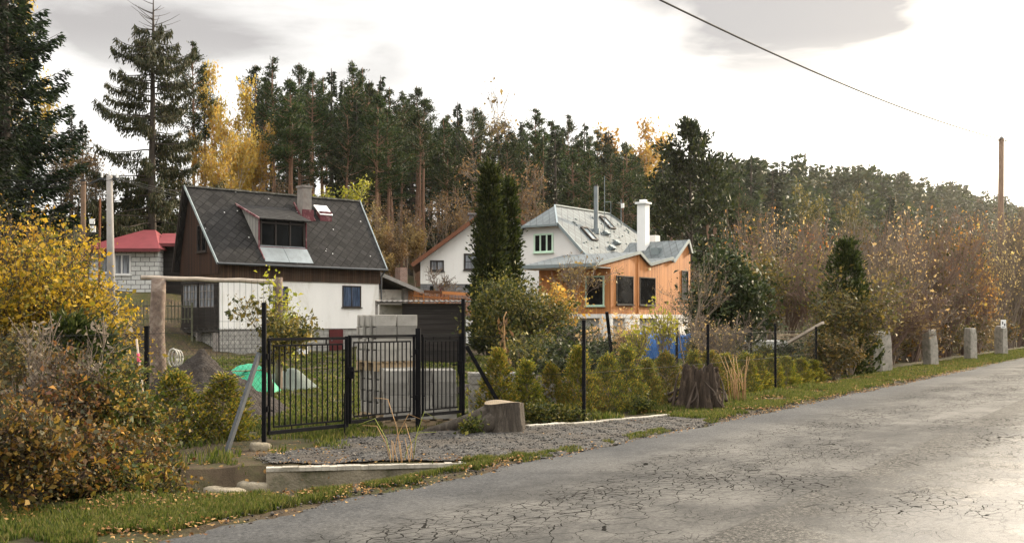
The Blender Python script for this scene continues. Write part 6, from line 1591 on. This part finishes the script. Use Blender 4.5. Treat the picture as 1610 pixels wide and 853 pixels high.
# dense low growth between the bollards and the tall thicket
lowm = [m_oliv, m_brown, m_green, m_rust]
lowp = [broad_shape(G_(340 + q), 1.9, .3, .02, 4, 3800, .085, 9, .8, .6, .2, .15, minr=.005) for q in range(2)]
lo_ = {}
for k, (u, Y, hs, q, m) in enumerate([(1372, 36.5, .9, 0, 1), (1408, 38, 1.0, 1, 0), (1436, 39.5, 1.0, 0, 1), (1452, 43, 1.2, 1, 3), (1488, 43, 1.0, 0, 1), (1505, 46, 1.25, 1, 0), (1540, 48, 1.1, 0, 1), (1556, 52, 1.3, 1, 3), (1592, 52, 1.1, 0, 2), (1612, 55, 1.4, 1, 2), (1390, 42, 1.3, 0, 3), (1425, 46, 1.5, 1, 1), (1470, 50, 1.6, 0, 0), (1520, 55, 1.6, 1, 1), (1300, 36, 1.0, 0, 2)]):
    while sn(at(u, Y), Y)[1] < 10.3: Y += .5
    x = at(u, Y); z = Hf(x, Y); lb = 'low tangled bush filling the gaps beneath the bare thicket behind the bollards'; gr = 'low bushes beneath the roadside thicket'
    if q not in lo_:
        o = shrub('low_bush', lb, 'bush', x, Y, lowp[q], twig_m, lowm[m], k * 1.3, gr, hs); lo_[q] = o
    else: o = dup(lo_[q], (x, Y, z - .03), k * 1.3, lb, gr, hs)
    for c in o.children:
        if c.name.startswith('foliage'):
            for s__ in c.material_slots: s__.link = 'OBJECT'; s__.material = lowm[m]
for k, (u, Y, v, q) in enumerate([(1205, 58, 330, 0), (1232, 54, 350, 1), (1262, 60, 335, 2), (1290, 52, 370, 3), (1185, 64, 320, 2), (1305, 62, 330, 0)]):
    x = at(u, Y); z = Hf(x, Y); h = zat(v, Y) - z
    dup(bo[q], (x, Y, z - .03), k * 2.1, ['bare brown tree behind the round-crowned tree', 'bare reddish tree above the concrete posts', 'bare brown tree above the sawn boards', 'bare tree next to the pointed creeper-clad conifer', 'bare tree between the large pine and the round tree', 'tall bare tree behind the creeper-clad conifer'][k], 'bare trees beyond the garden', (1.1, 1.1, h / 5.2))
for k, (u, v, Y) in enumerate([(1274, 282, 150), (1215, 262, 165), (1340, 300, 170), (1180, 248, 160), (1400, 305, 180)]):
    o = sil('birch' if k in (0, 2) else 'spruce', u, v, Y, wide=.62 if k in (0, 2) else 1.2, label=['rounded yellow-green tree standing out on the far hillside', 'dark spruce on the hillside behind the bare trees', 'ochre tree on the hillside above the creeper-clad conifer', 'dark spruce on the hillside next to the large pine', 'dark spruce on the hillside above the thicket'][k], group=None)
    if k in (0, 2):
        for c in o.children:
            if c.name.startswith('crown'):
                for s__ in c.material_slots: s__.link = 'OBJECT'; s__.material = m_oliv

# dry stalks
straw = plain('dry straw', (.33, .20, .09), .85, .3, 6); green_st = plain('green stalk', (.22, .24, .04), .7, .3, 6)
t = thing('dead_sunflower', 'drooping dead plant with hanging brown and orange leaves behind the first conifers', 'plant', (at(792, 19.6), 19.6, Hf(at(792, 19.6), 19.6)))
mb = MB(); mb.tube([(0, 0, 0), (.02, 0, .9), (0, 0, 1.68), (.05, -.05, 1.78)], [.02, .016, .012, .01], 6); mb.build('stem', straw, t, True)
rr = G_(400); P = np.column_stack([rr.normal(size=34) * .06, rr.normal(size=34) * .06, np.where(rr.uniform(size=34) < .6, rr.uniform(1.1, 1.72, 34), rr.uniform(.3, 1.0, 34))])
A = unit(np.column_stack([rr.normal(size=34) * .6, rr.normal(size=34) * .6, -np.ones(34)])); link('leaves', np_mesh('dead leaves', *leaf_quads(P, A, rr.uniform(.10, .20, 34), .06, rr, .2)), m_brown, t)
t = thing('reed_stalks', 'withered reed stalks with yellow-green blades growing at the headwall rim', 'reeds', (at(634, 12.35), 12.35, -.05)); mb = MB(); mg = MB()
for k in range(7):
    a = random.uniform(-.14, .14); h = random.uniform(.35, .9); b = random.uniform(-.40, .40)
    pts = [(a, random.uniform(-.05, .05), 0), (a + b * .25, 0, h * .55), (a + b * .7, .02, h * .95), (a + b * 1.4, .03, h * (.97 if k % 2 else .82))]
    (mb if k % 3 else mg).tube(pts, [.005, .0045, .004, .002], 5)
for k in range(7):
    a = random.uniform(-.16, .1); mb.tube([(a, -.1, -.05), (a + random.uniform(-.1, .1), -.12, random.uniform(.2, .45))], [.006, .003], 5)
mb.build('dry_stalks', straw, t, True); mg.build('green_stalks', green_st, t, True)
t = thing('dry_stalks', 'tangled pale dry stalks beside the rotten stump', 'dry weeds', (at(1158, 21.2), 21.2, Hf(at(1158, 21.2), 21.2))); mb = MB()
for k in range(16):
    a, b = random.uniform(-.12, .18), random.uniform(-.55, .45); h = random.uniform(.6, 1.05)
    mb.tube([(a, random.uniform(-.1, .1), 0), (a + b * .15, 0, h * .6), (a + b * .5, .02, h), (a + b, .03, h * random.uniform(.6, 1.0))], [.010, .008, .006, .002], 5)
mb.build('stalk', straw, t, True)

# ------------------------------------------------------------------ air: thin autumn haze over the valley
m, nt, out = new_mat('valley haze')
pv = nd(nt, 'VolumePrincipled'); pv.inputs['Color'].default_value = (.86, .84, .80, 1); pv.inputs['Density'].default_value = .00011; pv.inputs['Anisotropy'].default_value = .78
lk(nt, pv.outputs[0], out.inputs['Volume'])
hz = MB().box(-300, 700, -30, 900, -4, 90).build('haze', m); tag(hz, kind='stuff')
cy.volume_bounces = 0; cy.volume_max_steps = 64
